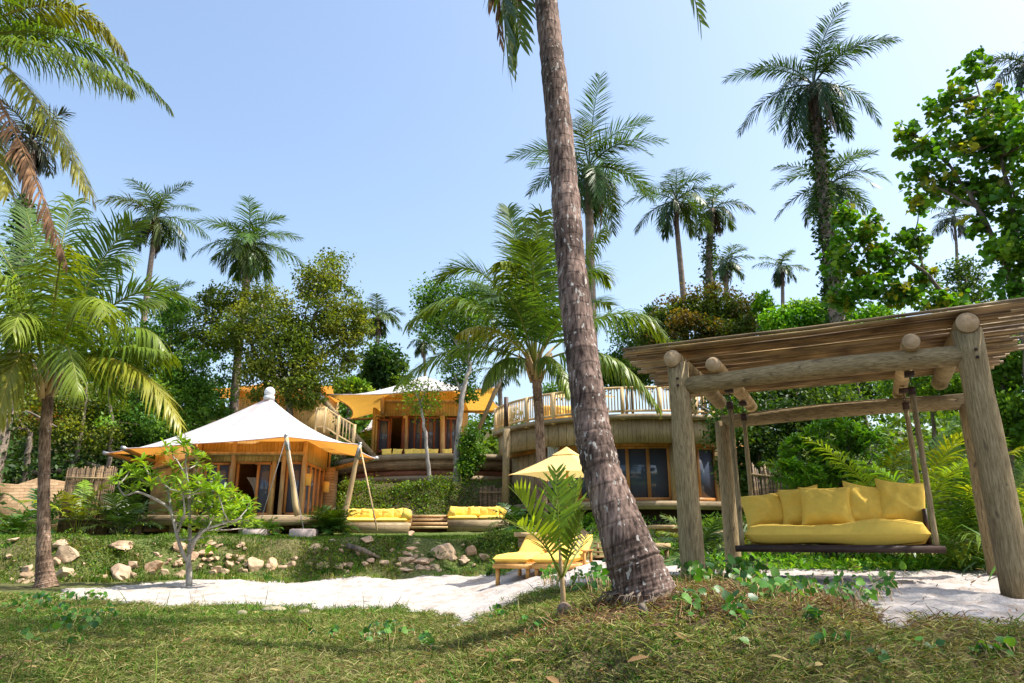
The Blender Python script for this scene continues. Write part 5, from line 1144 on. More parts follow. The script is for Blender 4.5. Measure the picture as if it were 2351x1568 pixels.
tree('airy green tree with a slender leaning trunk in front of the upper villa', [(1030, 685, 34, 62, 42), (1080, 735, 33, 60, 45), (1000, 745, 34, 42, 42), (1055, 790, 33, 52, 36), (1110, 690, 34, 45, 40), (985, 705, 34.5, 30, 30), (1052, 850, 32.8, 36, 34), (1075, 905, 32.8, 22, 22)], 16000, .15, 'green',
     [[(1048, 1095, 32.3, 8), (1050, 1000, 32.3, 7), (1062, 900, 32.3, 6), (1082, 830, 32.4, 4), (1070, 740, 32.8, 2)], [(1060, 900, 32.3, 4), (1042, 860, 32.5, 2)], [(1078, 840, 32.4, 4), (1030, 760, 33, 2)]], 56, bark='palebark', cl=.3)
tree('thin pale sapling with few bright leaves in front of the upper villa door', [(962, 905, 32.4, 44, 26), (980, 935, 32.4, 32, 22), (940, 880, 32.5, 24, 18)], 1500, .13, 'lime', [[(986, 1105, 32.2, 5), (980, 1030, 32.2, 4), (972, 960, 32.2, 3), (963, 920, 32.2, 2.5)], [(963, 920, 32.2, 2), (945, 880, 32.3, 1)], [(966, 925, 32.2, 2), (985, 885, 32.3, 1)]], 57, bark='palebark', cl=.45)
tree('green climbing shrub wrapped round the slender trunk on the bank top', [(1078, 1010, 32.2, 20, 26), (1088, 1040, 32.2, 22, 24), (1074, 1070, 32.2, 17, 30)], 5200, .13, 'green', [[(1066, 1100, 32.2, 2), (1070, 1010, 32.2, 1)]], 58, name='shrub', cat_='shrub', cl=.3)
tree('rust and green leaved tree above the pergola roof, behind the round house', [(1550, 730, 42, 52, 40), (1625, 700, 42, 60, 38), (1690, 715, 42, 52, 44), (1600, 760, 41, 70, 40), (1500, 775, 42, 40, 34), (1720, 770, 41, 60, 40), (1650, 790, 41, 60, 40)], 26000, .22, 'rust', [[(1610, 880, 42, 6), (1612, 760, 42, 3)], [(1680, 860, 42, 5), (1690, 740, 42, 2)]], 59, cl=.24)
tree('wispy pale green tree in the sky gap right of the leaning trunk', [(1440, 765, 45, 34, 40), (1475, 800, 45, 42, 32), (1420, 830, 45, 30, 30), (1385, 855, 45, 30, 18), (1500, 720, 46, 26, 20)], 6000, .2, 'green', [[(1450, 900, 45, 3), (1448, 800, 45, 2)]], 60, cl=.35)
tree('green treetops directly behind the roof terrace railing', [(1340, 880, 44, 36, 18), (1400, 868, 44, 44, 24), (1465, 850, 44, 44, 34), (1530, 845, 44, 44, 34), (1590, 850, 44, 40, 34), (1280, 895, 46, 40, 12)], 13000, .22, 'green', [[(1440, 960, 44, 4), (1438, 860, 44, 2)]], 65)
tree('bright green low tree above the pergola roof left of the vine covered trunk', [(1835, 720, 38, 46, 32), (1790, 745, 38, 46, 30), (1880, 745, 38, 52, 34), (1930, 760, 37, 50, 34), (1990, 745, 37, 60, 36), (1750, 700, 39, 24, 24)], 16000, .22, 'bright', [[(1840, 850, 38, 4), (1838, 740, 38, 2)]], 61)
tree('small far blue green tree between hibiscus branches', [(2215, 640, 50, 36, 40), (2235, 690, 50, 50, 24)], 3500, .25, 'dark', [[(2220, 760, 50, 3), (2218, 640, 50, 2)]], 62, cl=.4)
tree('thicket tree with shade put into its dark leaves, behind the pergola beams right of the round house', [(1690, 880, 23, 80, 60), (1830, 900, 22, 95, 55), (1760, 985, 21, 90, 66), (1900, 950, 20, 90, 60), (1672, 990, 21, 26, 80), (1700, 1090, 21, 60, 50), (1980, 880, 22, 80, 50), (1560, 820, 40, 44, 34), (1480, 840, 40, 34, 24)], 42000, .13, 'dark', [[(1730, 1140, 21, 8), (1745, 1020, 21, 5), (1760, 920, 21, 3)], [(1820, 1120, 20, 6), (1850, 1000, 20, 3), (1900, 900, 20, 2)], [(1690, 1120, 22, 6), (1680, 980, 22, 3)], [(2000, 1100, 20, 6), (1990, 960, 20, 4), (1960, 860, 20, 2)]], 63, ncl=36, cl=.24)  # dark greens paint the shade under the surrounding canopies
tree('shaded bushy tree behind the right pergola posts', [(2120, 880, 17, 90, 50), (2230, 900, 16, 70, 60), (2320, 850, 13.5, 60, 60), (2350, 960, 13, 60, 70), (2290, 1000, 14, 46, 60), (2400, 800, 13, 90, 80)], 26000, .11, 'green', [[(2330, 1200, 13.4, 8), (2320, 1000, 13.5, 6), (2300, 880, 13.6, 3)], [(2150, 1150, 17, 7), (2140, 950, 17, 4)]], 64, cl=.26)
# sea hibiscus with big round leaves, upper right
hb = [(2235, 165, 13, 44, 36), (2170, 245, 13, 44, 40), (2270, 250, 12.6, 60, 55), (2120, 330, 13, 56, 36), (2225, 350, 12.6, 75, 55), (2300, 330, 12.2, 55, 70), (2180, 430, 12.8, 62, 44), (2085, 300, 13.2, 28, 22), (2330, 460, 12, 44, 80), (2265, 440, 12.4, 52, 48), (2120, 400, 13, 50, 30), (2310, 590, 12, 46, 60), (2335, 680, 12, 44, 50), (2365, 330, 12, 50, 110), (2370, 560, 12, 50, 110), (2240, 520, 12.4, 30, 24)]
tree('large leaved hibiscus tree filling the upper right corner', hb, 6400, .118, 'hib', [[(2385, 1260, 12.6, 14), (2375, 950, 12.4, 12), (2350, 740, 12.3, 10), (2310, 600, 12.3, 7), (2250, 480, 12.4, 5), (2180, 380, 12.7, 3)], [(2345, 720, 12.3, 7), (2340, 560, 12.1, 5), (2310, 400, 12.2, 4), (2260, 250, 12.5, 2), (2235, 170, 13, 1.5)], [(2250, 480, 12.4, 4), (2150, 430, 12.8, 2)]], 71, lm='gloss_leaf', tmpl=ROUND, cl=.17, ncl=24, upb=.9, shell=.2)
hb2 = [(1965, 545, 14, 40, 34), (1925, 600, 14, 30, 36), (2035, 600, 14, 56, 36), (2095, 560, 14, 36, 40), (1985, 660, 14, 44, 40), (2070, 680, 14, 50, 34), (2125, 640, 14, 34, 30), (1940, 500, 14, 30, 30), (2000, 520, 14, 24, 24), (2160, 700, 13.6, 50, 24), (1930, 690, 14.2, 30, 30), (2230, 730, 13.4, 60, 18), (2110, 470, 14, 24, 24)]
tree('yellowing round leaved vine tree above the pergola roof, left of the corner tree', hb2, 4300, .115, 'hib', [[(2230, 760, 13.4, 5), (2190, 700, 13.6, 5), (2120, 620, 13.8, 4), (2040, 570, 14, 3), (1970, 540, 14, 2)], [(2190, 700, 13.6, 4), (2080, 680, 14, 2.5), (1990, 660, 14, 2)], [(2120, 620, 13.8, 3), (2100, 540, 14, 2)]], 72, lm='gloss_leaf', tmpl=ROUND, cl=.20, ncl=22, upb=.9, shell=.15)
# leaves hanging over the right end of the cane roof
# ------------------------------------------------------------------ rosette plants
def rosettes(pos, r, nl=9, size=.2, col=(.10, .22, .02), up=.55):
    n = len(pos); k = n*nl; pp = np.repeat(pos, nl, 0); az = np.tile(np.arange(nl)*2.39996, n)+np.repeat(r.uniform(0, 6, n), nl); el = np.tile(np.linspace(.95, -.15, nl), n)+r.normal(0, .15, k)
    tilt = np.repeat(rdir(n, 2.0, r), nl, 0); ax = norm(np.stack([np.cos(az)*np.cos(el), np.sin(az)*np.cos(el), np.sin(el)+.1], 1)+(tilt-Z3)*.6)
    return scat(*LONGLEAF, pp, frames(ax, np.tile(Z3, (k, 1))+r.normal(0, .15, (k, 3))), size*r.uniform(.65, 1.15, k), A(col)*r.uniform(.6, 1.4, (k, 1))*np.where(r.random((k, 1)) < .1, A([[1.6, 1.15, .8]]), 1))
r = np.random.default_rng(81); Yp = 16.2
zc_ = [(270, 730), (360, 690), (180, 800), (280, 870), (340, 790), (420, 760), (570, 600), (680, 610), (650, 545), (620, 710), (745, 690), (500, 820), (560, 790), (660, 790), (750, 800), (830, 790), (900, 800), (630, 900), (700, 880), (780, 900), (850, 870), (930, 870), (1000, 880), (1030, 920), (1120, 960), (600, 1000), (700, 980), (800, 960), (880, 960), (960, 980), (1060, 1010), (640, 1060), (760, 1060), (860, 1040), (950, 1060), (1040, 1060), (1090, 1140), (1000, 1110), (900, 1110), (820, 1140), (680, 1200), (840, 1190), (740, 940), (820, 1000), (900, 900), (560, 940), (1080, 1080), (690, 840), (780, 850)]
fpl = thing('frangipani_tree', P(433, 1340, Yp), 'small frangipani tree with bare pale branches and leaf rosettes on the sand', 'tree')
nodes = [[(434, 1345, 0, 7.5), (434, 1300, 0, 6.5), (432, 1285, 0, 6)], [(432, 1290, 0, 5), (415, 1262, -.1, 4), (400, 1200, -.1, 3.6), (390, 1165, -.1, 3.4), (350, 1142, -.1, 3), (315, 1128, -.1, 2.4), (285, 1140, -.1, 2), (270, 1115, -.1, 1.5)],
         [(434, 1285, 0, 5), (437, 1230, .1, 4), (433, 1150, .1, 3.4), (436, 1120, .1, 3), (420, 1080, .1, 2.2), (405, 1055, .1, 1.6)], [(436, 1250, 0, 4), (455, 1225, .3, 3), (480, 1190, .4, 2.4), (500, 1150, .5, 1.8)], [(436, 1270, 0, 4), (450, 1240, -.4, 3), (470, 1215, -.5, 2.4), (520, 1200, -.6, 1.8), (555, 1190, -.7, 1.4)],
         [(395, 1180, -.1, 3), (385, 1120, .2, 2.4), (360, 1092, .3, 1.8), (340, 1110, .3, 1.4)], [(433, 1160, .1, 2.6), (460, 1120, .3, 2), (490, 1105, .4, 1.5)], [(433, 1120, .1, 2.4), (425, 1060, 0, 1.8), (430, 1040, 0, 1.3)], [(405, 1230, 0, 3), (425, 1180, -.5, 2.2), (420, 1130, -.6, 1.6)]]
mb = MB(); npts = []
for l in nodes:
    pts = A([P(x, y, Yp+d) for x, y, d, h in l]); hw = A([h*ppm(y, Yp) for x, y, d, h in l]); tt = np.linspace(0, len(l)-1, len(l)*4); PP = np.stack([np.interp(tt, range(len(l)), pts[:, j]) for j in range(3)], 1); PP[1:-1] = (PP[:-2]+PP[1:-1]*2+PP[2:])/4
    mb.tube(PP, np.interp(tt, range(len(l)), hw), 9, lump=.08); npts += list(PP[6:])
npts = A(npts); rp_ = []
for (x, y) in zc_:
    p = P(211+x/3.095, 844+y/3.095, Yp+r.normal(0, .45)); rp_.append(p); d = np.linalg.norm(npts-p, axis=1)+(npts[:, 2] > p[2]-.05)*1.5; q = npts[np.argmin(d)]; mb.tube([q, q*.45+p*.55+r.normal(0, .04, 3)-Z3*.05, p], [.02, .015, .012], 6)
mb.build('branches', M['palebark'], fpl, True); rp_ = rp_+[p_+rdir(1, -.3, r)[0]*.22 for p_ in rp_ for _ in range(2)]; V, F, C = rosettes(A(rp_), r, 12, .24, (.22, .38, .03)); mesh('foliage', V, F, M['gloss_leaf'], fpl, col=C)
def bush(label, blobs, n, size, col, seed, name='bush', nl=9):
    r = np.random.default_rng(seed); pos = []
    wts = A([b[3]*b[4] for b in blobs], float); wts /= wts.sum()
    for b, wt in zip(blobs, wts):
        c = P(*b[:3]); s = ppm(b[1], b[2]); k = int(n*wt); d = rdir(k, .4, r); pos.append(c+d*A([b[3]*s, b[3]*s, b[4]*s])*(.5+.55*r.random((k, 1))**.5))
    pos = np.concatenate(pos); b = P(*blobs[0][:3]); root = thing(name, (b[0], b[1], float(gz(b[0], b[1]))), label, 'bush')
    mb = MB()
    for i in range(26):
        q = pos[r.integers(len(pos))]; g = A([b[0]+r.normal(0, .25), b[1]+r.normal(0, .25), float(gz(b[0], b[1]))-.05]); mb.tube([g, g*.5+q*.5+r.normal(0, .08, 3), q], [.035, .02, .008], 6)
    mb.build('stems', M['bark'], root, True); V, F, C = rosettes(pos, r, nl, size, col); mesh('foliage', V, F, M['gloss_leaf'], root, col=C)
bush('glossy green rosette leaved bush behind the left end of the swing bed', [(1850, 1060, 13.5, 55, 60), (1905, 1025, 13.5, 66, 62), (1975, 1045, 13.5, 60, 66), (1815, 1095, 13.2, 40, 36), (1880, 1110, 13, 70, 40), (1960, 1120, 13, 60, 40)], 620, .17, (.11, .27, .025), 82)
# ------------------------------------------------------------------ strap leaved and feather leaved garden plants
def clump(label, x, y, Y, fr_n, Lpx, seed, name='garden_palm', cat_='plant', n=16, ll=.3, w=.03, col=(.06, .15, .02), hang=.4, spread=1.0, el0=80, el1=10, yellow=.3, group=None, zoff=None, m='frond'):
    r = np.random.default_rng(seed); b = P(x, y, Y); b[2] = float(gz(b[0], b[1])) if zoff is None else b[2]; s = ppm(y, Y); L0 = Lpx*s; root = thing(name, b, label, cat_, group); parts = []
    for i in range(fr_n):
        f = i/max(1, fr_n-1); az = i*2.39996+r.normal(0, .2); el = math.radians(el0+(el1-el0)*f); L_ = L0*r.uniform(.8, 1.1); h = A([math.cos(az), math.sin(az), 0])*spread
        p1 = b+(h*math.cos(el)+Z3*math.sin(el))*L_*.55; e2 = el-math.radians(45+25*f); p2 = p1+(h*math.cos(e2)+Z3*math.sin(e2))*L_*.5
        k = A(col)*r.uniform(.7, 1.35)*(A([1.7, 1.2, .8]) if r.random() < yellow else 1); parts.append(frond(b+h*.03, p1, p2, n, ll*r.uniform(.8, 1.15), hang, w, 3, k, .2, r, .4, .008, tuple(A(col)*A([2.2, 1.6, 1])), t0=.3))
    fbuild('fronds', parts, M[m], root); return root
def straps(label, x, y, Y, n, Lpx, wd, seed, col=(.07, .17, .02), name='strap_leaved_plant', spread=.15, group=None):
    r = np.random.default_rng(seed); b = P(x, y, Y); b[2] = float(gz(b[0], b[1])); s = ppm(y, Y); root = thing(name, b, label, 'plant', group); seg = 5
    az = r.uniform(0, 6.28, n); el = r.uniform(.5, 1.45, n); L_ = Lpx*s*r.uniform(.55, 1.1, n); h = np.stack([np.cos(az), np.sin(az), 0*az], 1); pos = b+h*spread*r.random((n, 1)); sd = np.stack([-np.sin(az), np.cos(az), 0*az], 1); rows = []
    for k in range(seg+1):
        if k: e = el-1.5*(k/seg)**1.6*r.uniform(.6, 1.1, n); pos = pos+(h*np.cos(e)[:, None]+Z3*np.sin(e)[:, None])*(L_/seg)[:, None]
        wk = wd*[.35, .8, 1, .9, .55, 0][k]
        if k < seg: rows += [pos-sd*wk/2, pos+sd*wk/2]
        else: rows.append(pos)
    V = np.stack(rows, 1); nv = V.shape[1]; base = np.arange(n)[:, None]*nv; Q = np.concatenate([base+A([2*k, 2*k+1, 2*k+3, 2*k+2]) for k in range(seg-1)]); T_ = base+A([2*seg-2, 2*seg-1, 2*seg]); c = A(col)*r.uniform(.6, 1.5, (n, 1)); C = np.concatenate([np.tile(c, (seg-1, 1)), c])
    mesh('leaves', V.reshape(-1, 3), [Q, T_], M['gloss_leaf'], root, col=C); return root
clump('bushy areca palm clump at the right corner of the villa deck', 758, 1225, 23.8, 40, 78, 90, n=20, ll=.42, w=.035, col=(.05, .13, .02), el0=88, el1=35)
clump('low palm clump beside the left anchor block', 602, 1226, 23, 20, 48, 91, n=16, ll=.36, w=.04, col=(.05, .15, .02), el0=80, el1=25)
clump('dark shaded palm in front of the villa deck left end', 272, 1232, 23.4, 16, 125, 92, n=22, ll=.55, w=.05, col=(.03, .07, .02), el0=85, el1=40, yellow=.1)
clump('bright yellow green palm glowing in front of the bamboo fence', 178, 1222, 23, 5, 160, 93, n=26, ll=.5, w=.05, col=(.14, .24, .02), el0=88, el1=66, hang=.5, yellow=.5)
clump('blue green fern palm behind the banded left trunk', 84, 1236, 24.6, 22, 120, 94, n=26, ll=.42, w=.05, col=(.06, .15, .06), el0=86, el1=20, yellow=.1)
clump('low bright fern palm at the left edge on the terrace', 30, 1236, 23, 18, 66, 95, n=16, ll=.4, w=.045, col=(.08, .19, .03), el0=80, el1=25)
clump('feathery tree fern hanging over the bank right of centre', 1118, 1150, 27.6, 14, 62, 96, n=18, ll=.36, w=.045, col=(.09, .19, .03), el0=75, el1=5)
clump('fern with upright fronds on the bank behind the left sofa', 862, 1180, 27.9, 9, 66, 97, n=18, ll=.3, w=.04, col=(.06, .15, .04), el0=85, el1=30)
clump('small fern low behind the left sofa cushions', 905, 1182, 27.5, 10, 36, 98, n=12, ll=.25, w=.04, col=(.08, .19, .03), el0=70, el1=20)
clump('dark palm under the round house left of the umbrella', 1178, 1225, 24, 18, 70, 99, n=18, ll=.4, w=.04, col=(.03, .08, .02), el0=85, el1=20, yellow=.1)
clump('dark leafy plant in shade behind the loungers', 1345, 1235, 22, 18, 60, 100, n=14, ll=.36, w=.05, col=(.03, .09, .02), el0=80, el1=20, yellow=.1)
clump('silvery palm between the two left pergola posts', 1606, 1262, 13.5, 16, 128, 101, n=26, ll=.42, w=.035, col=(.09, .18, .05), el0=82, el1=15, yellow=.4)
clump('arching palm behind the left hanging pole of the swing', 1735, 1200, 15, 16, 105, 102, n=24, ll=.5, w=.03, col=(.09, .15, .04), el0=80, el1=15, yellow=.5)
for i, (x, y, Y, L_, nf, lab) in enumerate(((2095, 1290, 12.4, 400, 17, 'tall yellow green areca palm arching behind the swing bed'), (2200, 1290, 11.6, 330, 15, 'areca palm behind the back right pergola post'), (2010, 1270, 13.6, 330, 14, 'feathery areca palm behind the middle pillows'), (2330, 1290, 12, 330, 14, 'green areca palm at the right picture edge beyond the post'), (2120, 1250, 15, 420, 14, 'tall palm with fronds touching the back beam of the pergola'))):
    clump(lab, x, y, Y, nf, L_, 110+i, 'areca_palm', n=46, ll=.55, w=.03, col=(.19, .31, .035) if i != 1 else (.10, .22, .025), hang=.45, el0=86, el1=32, yellow=.35)
gs = 'ginger plants along the garden edge'
for i, (x, y, Y, n_, L_, lab) in enumerate(((1150, 1262, 18, 34, 62, 'bright leafy ginger plant on the bank left of the loungers'), (1005, 1228, 20.6, 22, 34, 'small leafy ginger plant right of the stone steps'), (1120, 1255, 18.5, 20, 45, 'yellow green ginger plant between boulder and wooden platform'),
        (1490, 1238, 16, 40, 55, 'lily like plant just right of the leaning trunk'), (1530, 1225, 16.5, 40, 60, 'leafy plants on the wooden platform behind the front left post'), (1640, 1290, 12.6, 60, 70, 'low strap leaves between the left posts'), (1180, 1215, 21, 40, 42, 'dark strap leaved plant beside the right sofa'),
        (1300, 1228, 20.6, 60, 50, 'dark strap leaves behind the seedling'), (1800, 1284, 13, 60, 34, 'grass like plants under the swing bed, left'), (2210, 1280, 11, 60, 90, 'dark fern like clump behind the right end of the swing'), (2310, 1200, 11, 50, 190, 'long reed leaves at the right edge behind the post'), (2340, 1290, 9.4, 46, 200, 'tall reed like plant at the lower right edge'))):
    straps(lab, x, y, Y, n_, L_, .05, 130+i, col=[(.10, .21, .03), (.09, .2, .03), (.05, .12, .02)][i % 3], group=gs)
# strip of low leafy plants behind the sand
def ground_leaves(name, label, n, sampler, size, colr, seed, tmpl=LEAF, up=.6, h=.15, m='leaf', cat_='ground cover', dens=None):
    r = np.random.default_rng(seed); X, Y = sampler(r, n); z = gz(X, Y, True)
    if dens is not None: k = dens(X, Y) > r.random(len(X)); X, Y, z = X[k], Y[k], z[k]
    n = len(X); pos = np.stack([X, Y, z+h*r.random(n)**1.5*(1 if name != 'bank_plants' else .3+3.2*sst(.55, .95, vn(X*1.5+seed, Y*1.5, 7)))], 1); cols = A(colr)[r.integers(0, len(colr), n)]*r.uniform(.6, 1.4, (n, 1))
    V, F, C = scat(*tmpl, pos, frames(rdir(n, .25, r), rdir(n, 2*up, r)), size*r.uniform(.5, 1.3, n), cols); o = mesh(name, V, F, M[m], None, col=C); tag(o, label, cat_, kind='stuff'); return o
def box_s(x0, x1, y0, y1): return lambda r, n: (r.uniform(x0, x1, n), r.uniform(y0, y1, n))
ground_leaves('garden_plants', 'strip of low bright green plants behind the sand under the swing', 9000, box_s(3.2, 12, 11.2, 13.6), .13, PAL['bright'], 150, h=.14, up=.5, tmpl=LONGLEAF)
ground_leaves('garden_plants', 'shaded planting beds round the round house', 9000, box_s(0.6, 9, 16.5, 25), .17, PAL['green'], 151, h=.45, tmpl=LONGLEAF, dens=lambda X, Y: sst(.45, .62, vn(X*.8, Y*.8, 77)))
ground_leaves('bank_plants', 'creeping plants and moss covering the upper bank', 30000, box_s(-9.5, .8, 28.3, 31.2), .10, PAL['green']+PAL['olive']+PAL['lime'][:1], 152, h=.15, dens=lambda X, Y: (.3+.7*sst(.3, .6, vn(X*.9, Y*1.4, 78)))*(1-.8*sst(30.2, 30.8, Y))*sst(-9.2, -8.0, X+1.5*(vn(X, Y, 5)-.5)))
def bank_s(r, n):
    X = r.uniform(-19, .9, n); ys = np.clip(17.3+(X+11)*.26, 16.3, 20.0); return X, ys+r.uniform(-.35, 1.75, n)
ground_leaves('bank_plants', 'weeds and creepers growing between the rocks of the lower bank', 46000, bank_s, .07, PAL['green']+PAL['olive'], 153, h=.12, dens=lambda X, Y: (.15+.95*sst(.42, .62, vn(X*.8, Y*1.4, 79)))*(np.abs(X+2.55) > .45)*(np.abs(X+1.85) > .4)*((np.abs(X+8.6) > .9) | (vn(X*3, Y*3, 8) > .5)))
# distant wooded hillside
def hill_s(r, n): X = r.uniform(-75, 85, n); return X, r.uniform(40, 68, n)
r = np.random.default_rng(160); n = 340; X, Y = hill_s(r, n); z = gz(X, Y); k = 60000; i = r.integers(0, n, k); R3 = r.uniform(1.2, 2.6, n); dd = rdir(k, .2, r)
hgt = .8+1.6*sst(14, 30, np.abs(X+2))
pos = np.stack([X, Y, z+hgt], 1)[i]+dd*(R3*r.uniform(.7, 1, n))[i][:, None]*A([1.3, 1.3, .75]); cl_ = A(PAL['dark']+PAL['green'])[r.integers(0, 6, n)]
V, F, C = scat(*LEAF, pos, frames(rdir(k, -.2, r), rdir(k, 1, r)), r.uniform(.3, .6, k), cl_[i]*r.uniform(.6, 1.4, (k, 1))); tag(mesh('distant_wood', V, F, M['leaf'], col=C), 'low wood covering the hillside behind the villas', 'wood', kind='stuff')
# dark understorey between the left villa and the wood
r = np.random.default_rng(161); k = 30000; X = r.uniform(-30, -9, k); Y = r.uniform(31, 38, k); q = np.maximum(0, vn(X*.5, Y*.5, 4))
pos = np.stack([X, Y, gz(X, Y)+r.random(k)*(1.2+2.6*q)], 1); V, F, C = scat(*LEAF, pos, frames(rdir(k, -.2, r), rdir(k, .6, r)), r.uniform(.12, .3, k), A(PAL['dark'])[r.integers(0, 3, k)]*r.uniform(.5, 1.3, (k, 1))); tag(mesh('undergrowth', V, F, M['leaf'], col=C), 'dark undergrowth behind the bamboo fence', 'undergrowth', kind='stuff')
k = 26000; X = r.uniform(9, 24, k); Y = r.uniform(18, 34, k); q = vn(X*.5, Y*.5, 4)
pos = np.stack([X, Y, gz(X, Y)+r.random(k)*(1.2+2.8*q)], 1); V, F, C = scat(*LEAF, pos, frames(rdir(k, -.2, r), rdir(k, .6, r)), r.uniform(.12, .3, k), A(PAL['dark'])[r.integers(0, 3, k)]*r.uniform(.5, 1.3, (k, 1))); tag(mesh('undergrowth', V, F, M['leaf'], col=C), 'dark undergrowth behind the pergola', 'undergrowth', kind='stuff')

# ------------------------------------------------------------------ grass, straw, leaf litter
def fg(r, n, y0=4.0, y1=13.5, marg=.86):
    Y = y0*(y1/y0)**r.random(n); X = r.uniform(-1, 1, n)*(Y*marg+1.2); return X, Y
def grass(name, label, n, seed, L0, L1, wid, cols, flat, dens, h=0.0, y1=13.5, y0=4.0, curve=True):
    r = np.random.default_rng(seed); X, Y = fg(r, n, y0, y1); k = (r.random(n) < dens(X, Y)) & ~sandmask(X, Y); X, Y = X[k], Y[k]; n = len(X); z = gz(X, Y, True)
    z = z-.3*np.exp(-(((X-.42)/.28)**2+((Y-4.45)/.3)**2))-.25*np.exp(-(((X+3.9)/.3)**2+((Y-5.9)/.4)**2))
    az = r.uniform(0, 6.28, n); el = np.abs(r.normal(0, flat, n))+.03; ax = np.stack([np.cos(az)*np.cos(el), np.sin(az)*np.cos(el), np.sin(el)], 1)
    pos = np.stack([X, Y, z+h*r.random(n)], 1); C0 = A(cols)[r.integers(0, len(cols), n)]*r.uniform(.55, 1.45, (n, 1))
    ln = r.uniform(L0, L1, n); sc_ = np.stack([ln, np.full(n, wid)*(.7+.6*r.random(n))*(.75+Y*.06), ln], 1)
    up = np.tile(Z3, (n, 1))+rdir(n, 0, r)*.7
    V, F, C = scat(*BLADE, pos, frames(ax, up), sc_, C0); o = mesh(name, V, F, M['grass'], None, col=C); tag(o, label, 'grass', kind='stuff'); return o
STRAW = [(.27, .26, .09), (.21, .23, .065), (.37, .33, .14), (.17, .12, .05), (.13, .20, .035)]
GREEN = [(.06, .17, .018), (.045, .13, .014), (.10, .20, .025), (.14, .20, .035)]
gpat = lambda X, Y: vn(X*.55, Y*.55, 31)
grass('dry_grass', 'dry matted straw grass covering the slope in front', 200000, 170, .04, .14, .0055, STRAW, .16, lambda X, Y: (.85-.6*sst(6.5, 10, Y)*sst(.3, .6, gpat(X, Y)))*(1-.55*litter(X, Y)), .035)
grass('green_grass', 'short green grass growing through the straw', 230000, 171, .03, .09, .006, GREEN, .6, lambda X, Y: np.clip(sst(.3, .7, gpat(X, Y))*.75+.35*sst(6, 8.5, Y)+.25-.5*litter(X, Y), 0, 1), .01)
grass('long_grass', 'scattered longer grass blades and stalks', 3200, 172, .18, .38, .006, GREEN+STRAW, .7, lambda X, Y: .25+.75*sst(.45, .7, vn(X*1.1, Y*1.1, 90)), .0, 12)
grass('leaf_litter', 'brown roots, twigs and litter on the mound under the leaning trunk', 26000, 173, .05, .2, .007, [(.14, .07, .045), (.22, .12, .07), (.30, .19, .11), (.08, .05, .03)], .3, lambda X, Y: litter(X, Y), .04, 8)
def twigs():
    r = np.random.default_rng(174); n = 3800; X = r.uniform(-10, 9, n); Y = r.uniform(4, 19, n); k = sandmask(X, Y) & (r.random(n) < .12+.8*sst(1.2, 2.5, X)*(Y < 9)+.3*(Y < 9.5)); X, Y = X[k], Y[k]; n = len(X)
    pos = np.stack([X, Y, gz(X, Y, True)-.015+.02*r.random(n)], 1); az = r.uniform(0, 6.28, n); ax = np.stack([np.cos(az), np.sin(az), .1*r.normal(0, 1, n)], 1); ln = r.uniform(.03, .16, n)
    V, F, C = scat(*BLADE, pos, frames(ax, np.tile(Z3, (n, 1))), np.stack([ln, np.full(n, .012), ln], 1), A([(.22, .13, .08), (.36, .22, .14), (.12, .07, .05)])[r.integers(0, 3, n)]); tag(mesh('leaf_litter', V, F, M['dry'], col=C), 'dry needles and leaf scraps scattered on the sand', 'litter', kind='stuff')
twigs()
r = np.random.default_rng(177); X, Y = fg(r, 420, 4.2, 13); k = ~sandmask(X, Y) | (r.random(len(X)) < .35); X, Y = X[k], Y[k]; n = len(X); az = r.uniform(0, 6.28, n)
V, F, C = scat(*LONGLEAF, np.stack([X, Y, gz(X, Y, True)+.025+.02*r.random(n)], 1), frames(np.stack([np.cos(az), np.sin(az), r.normal(0, .2, n)], 1), np.tile(Z3, (n, 1))+rdir(n, 0, r)*.5), r.uniform(.05, .15, n), A([(.30, .18, .08), (.22, .12, .06), (.40, .30, .12), (.14, .08, .05)])[r.integers(0, 4, n)]); tag(mesh('fallen_leaves', V, F, M['dry'], col=C), 'brown fallen leaves lying in the grass and on the sand', 'fallen leaves', kind='stuff')
# tufts of dry and green grass on the lower bank
r = np.random.default_rng(175); n = 15000; nt_ = 380; Xc, Yc = bank_s(r, nt_); i = r.integers(0, nt_, n); X = Xc[i]+r.normal(0, .12, n); Y = Yc[i]+r.normal(0, .08, n); az = r.uniform(0, 6.28, n); el = r.uniform(.5, 1.5, n)
ax = np.stack([np.cos(az)*np.cos(el), np.sin(az)*np.cos(el), np.sin(el)], 1); ln = r.uniform(.08, .24, n); k_ = (np.abs(X+2.55) > .5); X, Y, i, az, el, ln, ax = X[k_], Y[k_], i[k_], az[k_], el[k_], ln[k_], ax[k_]; n = len(X); tc_ = A(GREEN+STRAW[:3])[r.integers(0, 7, nt_)]
V, F, C = scat(*BLADE, np.stack([X, Y, gz(X, Y, True)-.02], 1), frames(ax, np.tile(Z3, (n, 1))), np.stack([ln, np.full(n, .014), ln], 1), tc_[i]*r.uniform(.6, 1.4, (n, 1))); tag(mesh('bank_grass', V, F, M['grass'], col=C), 'tufts of grass and dry weeds on the lower bank', 'grass', kind='stuff')
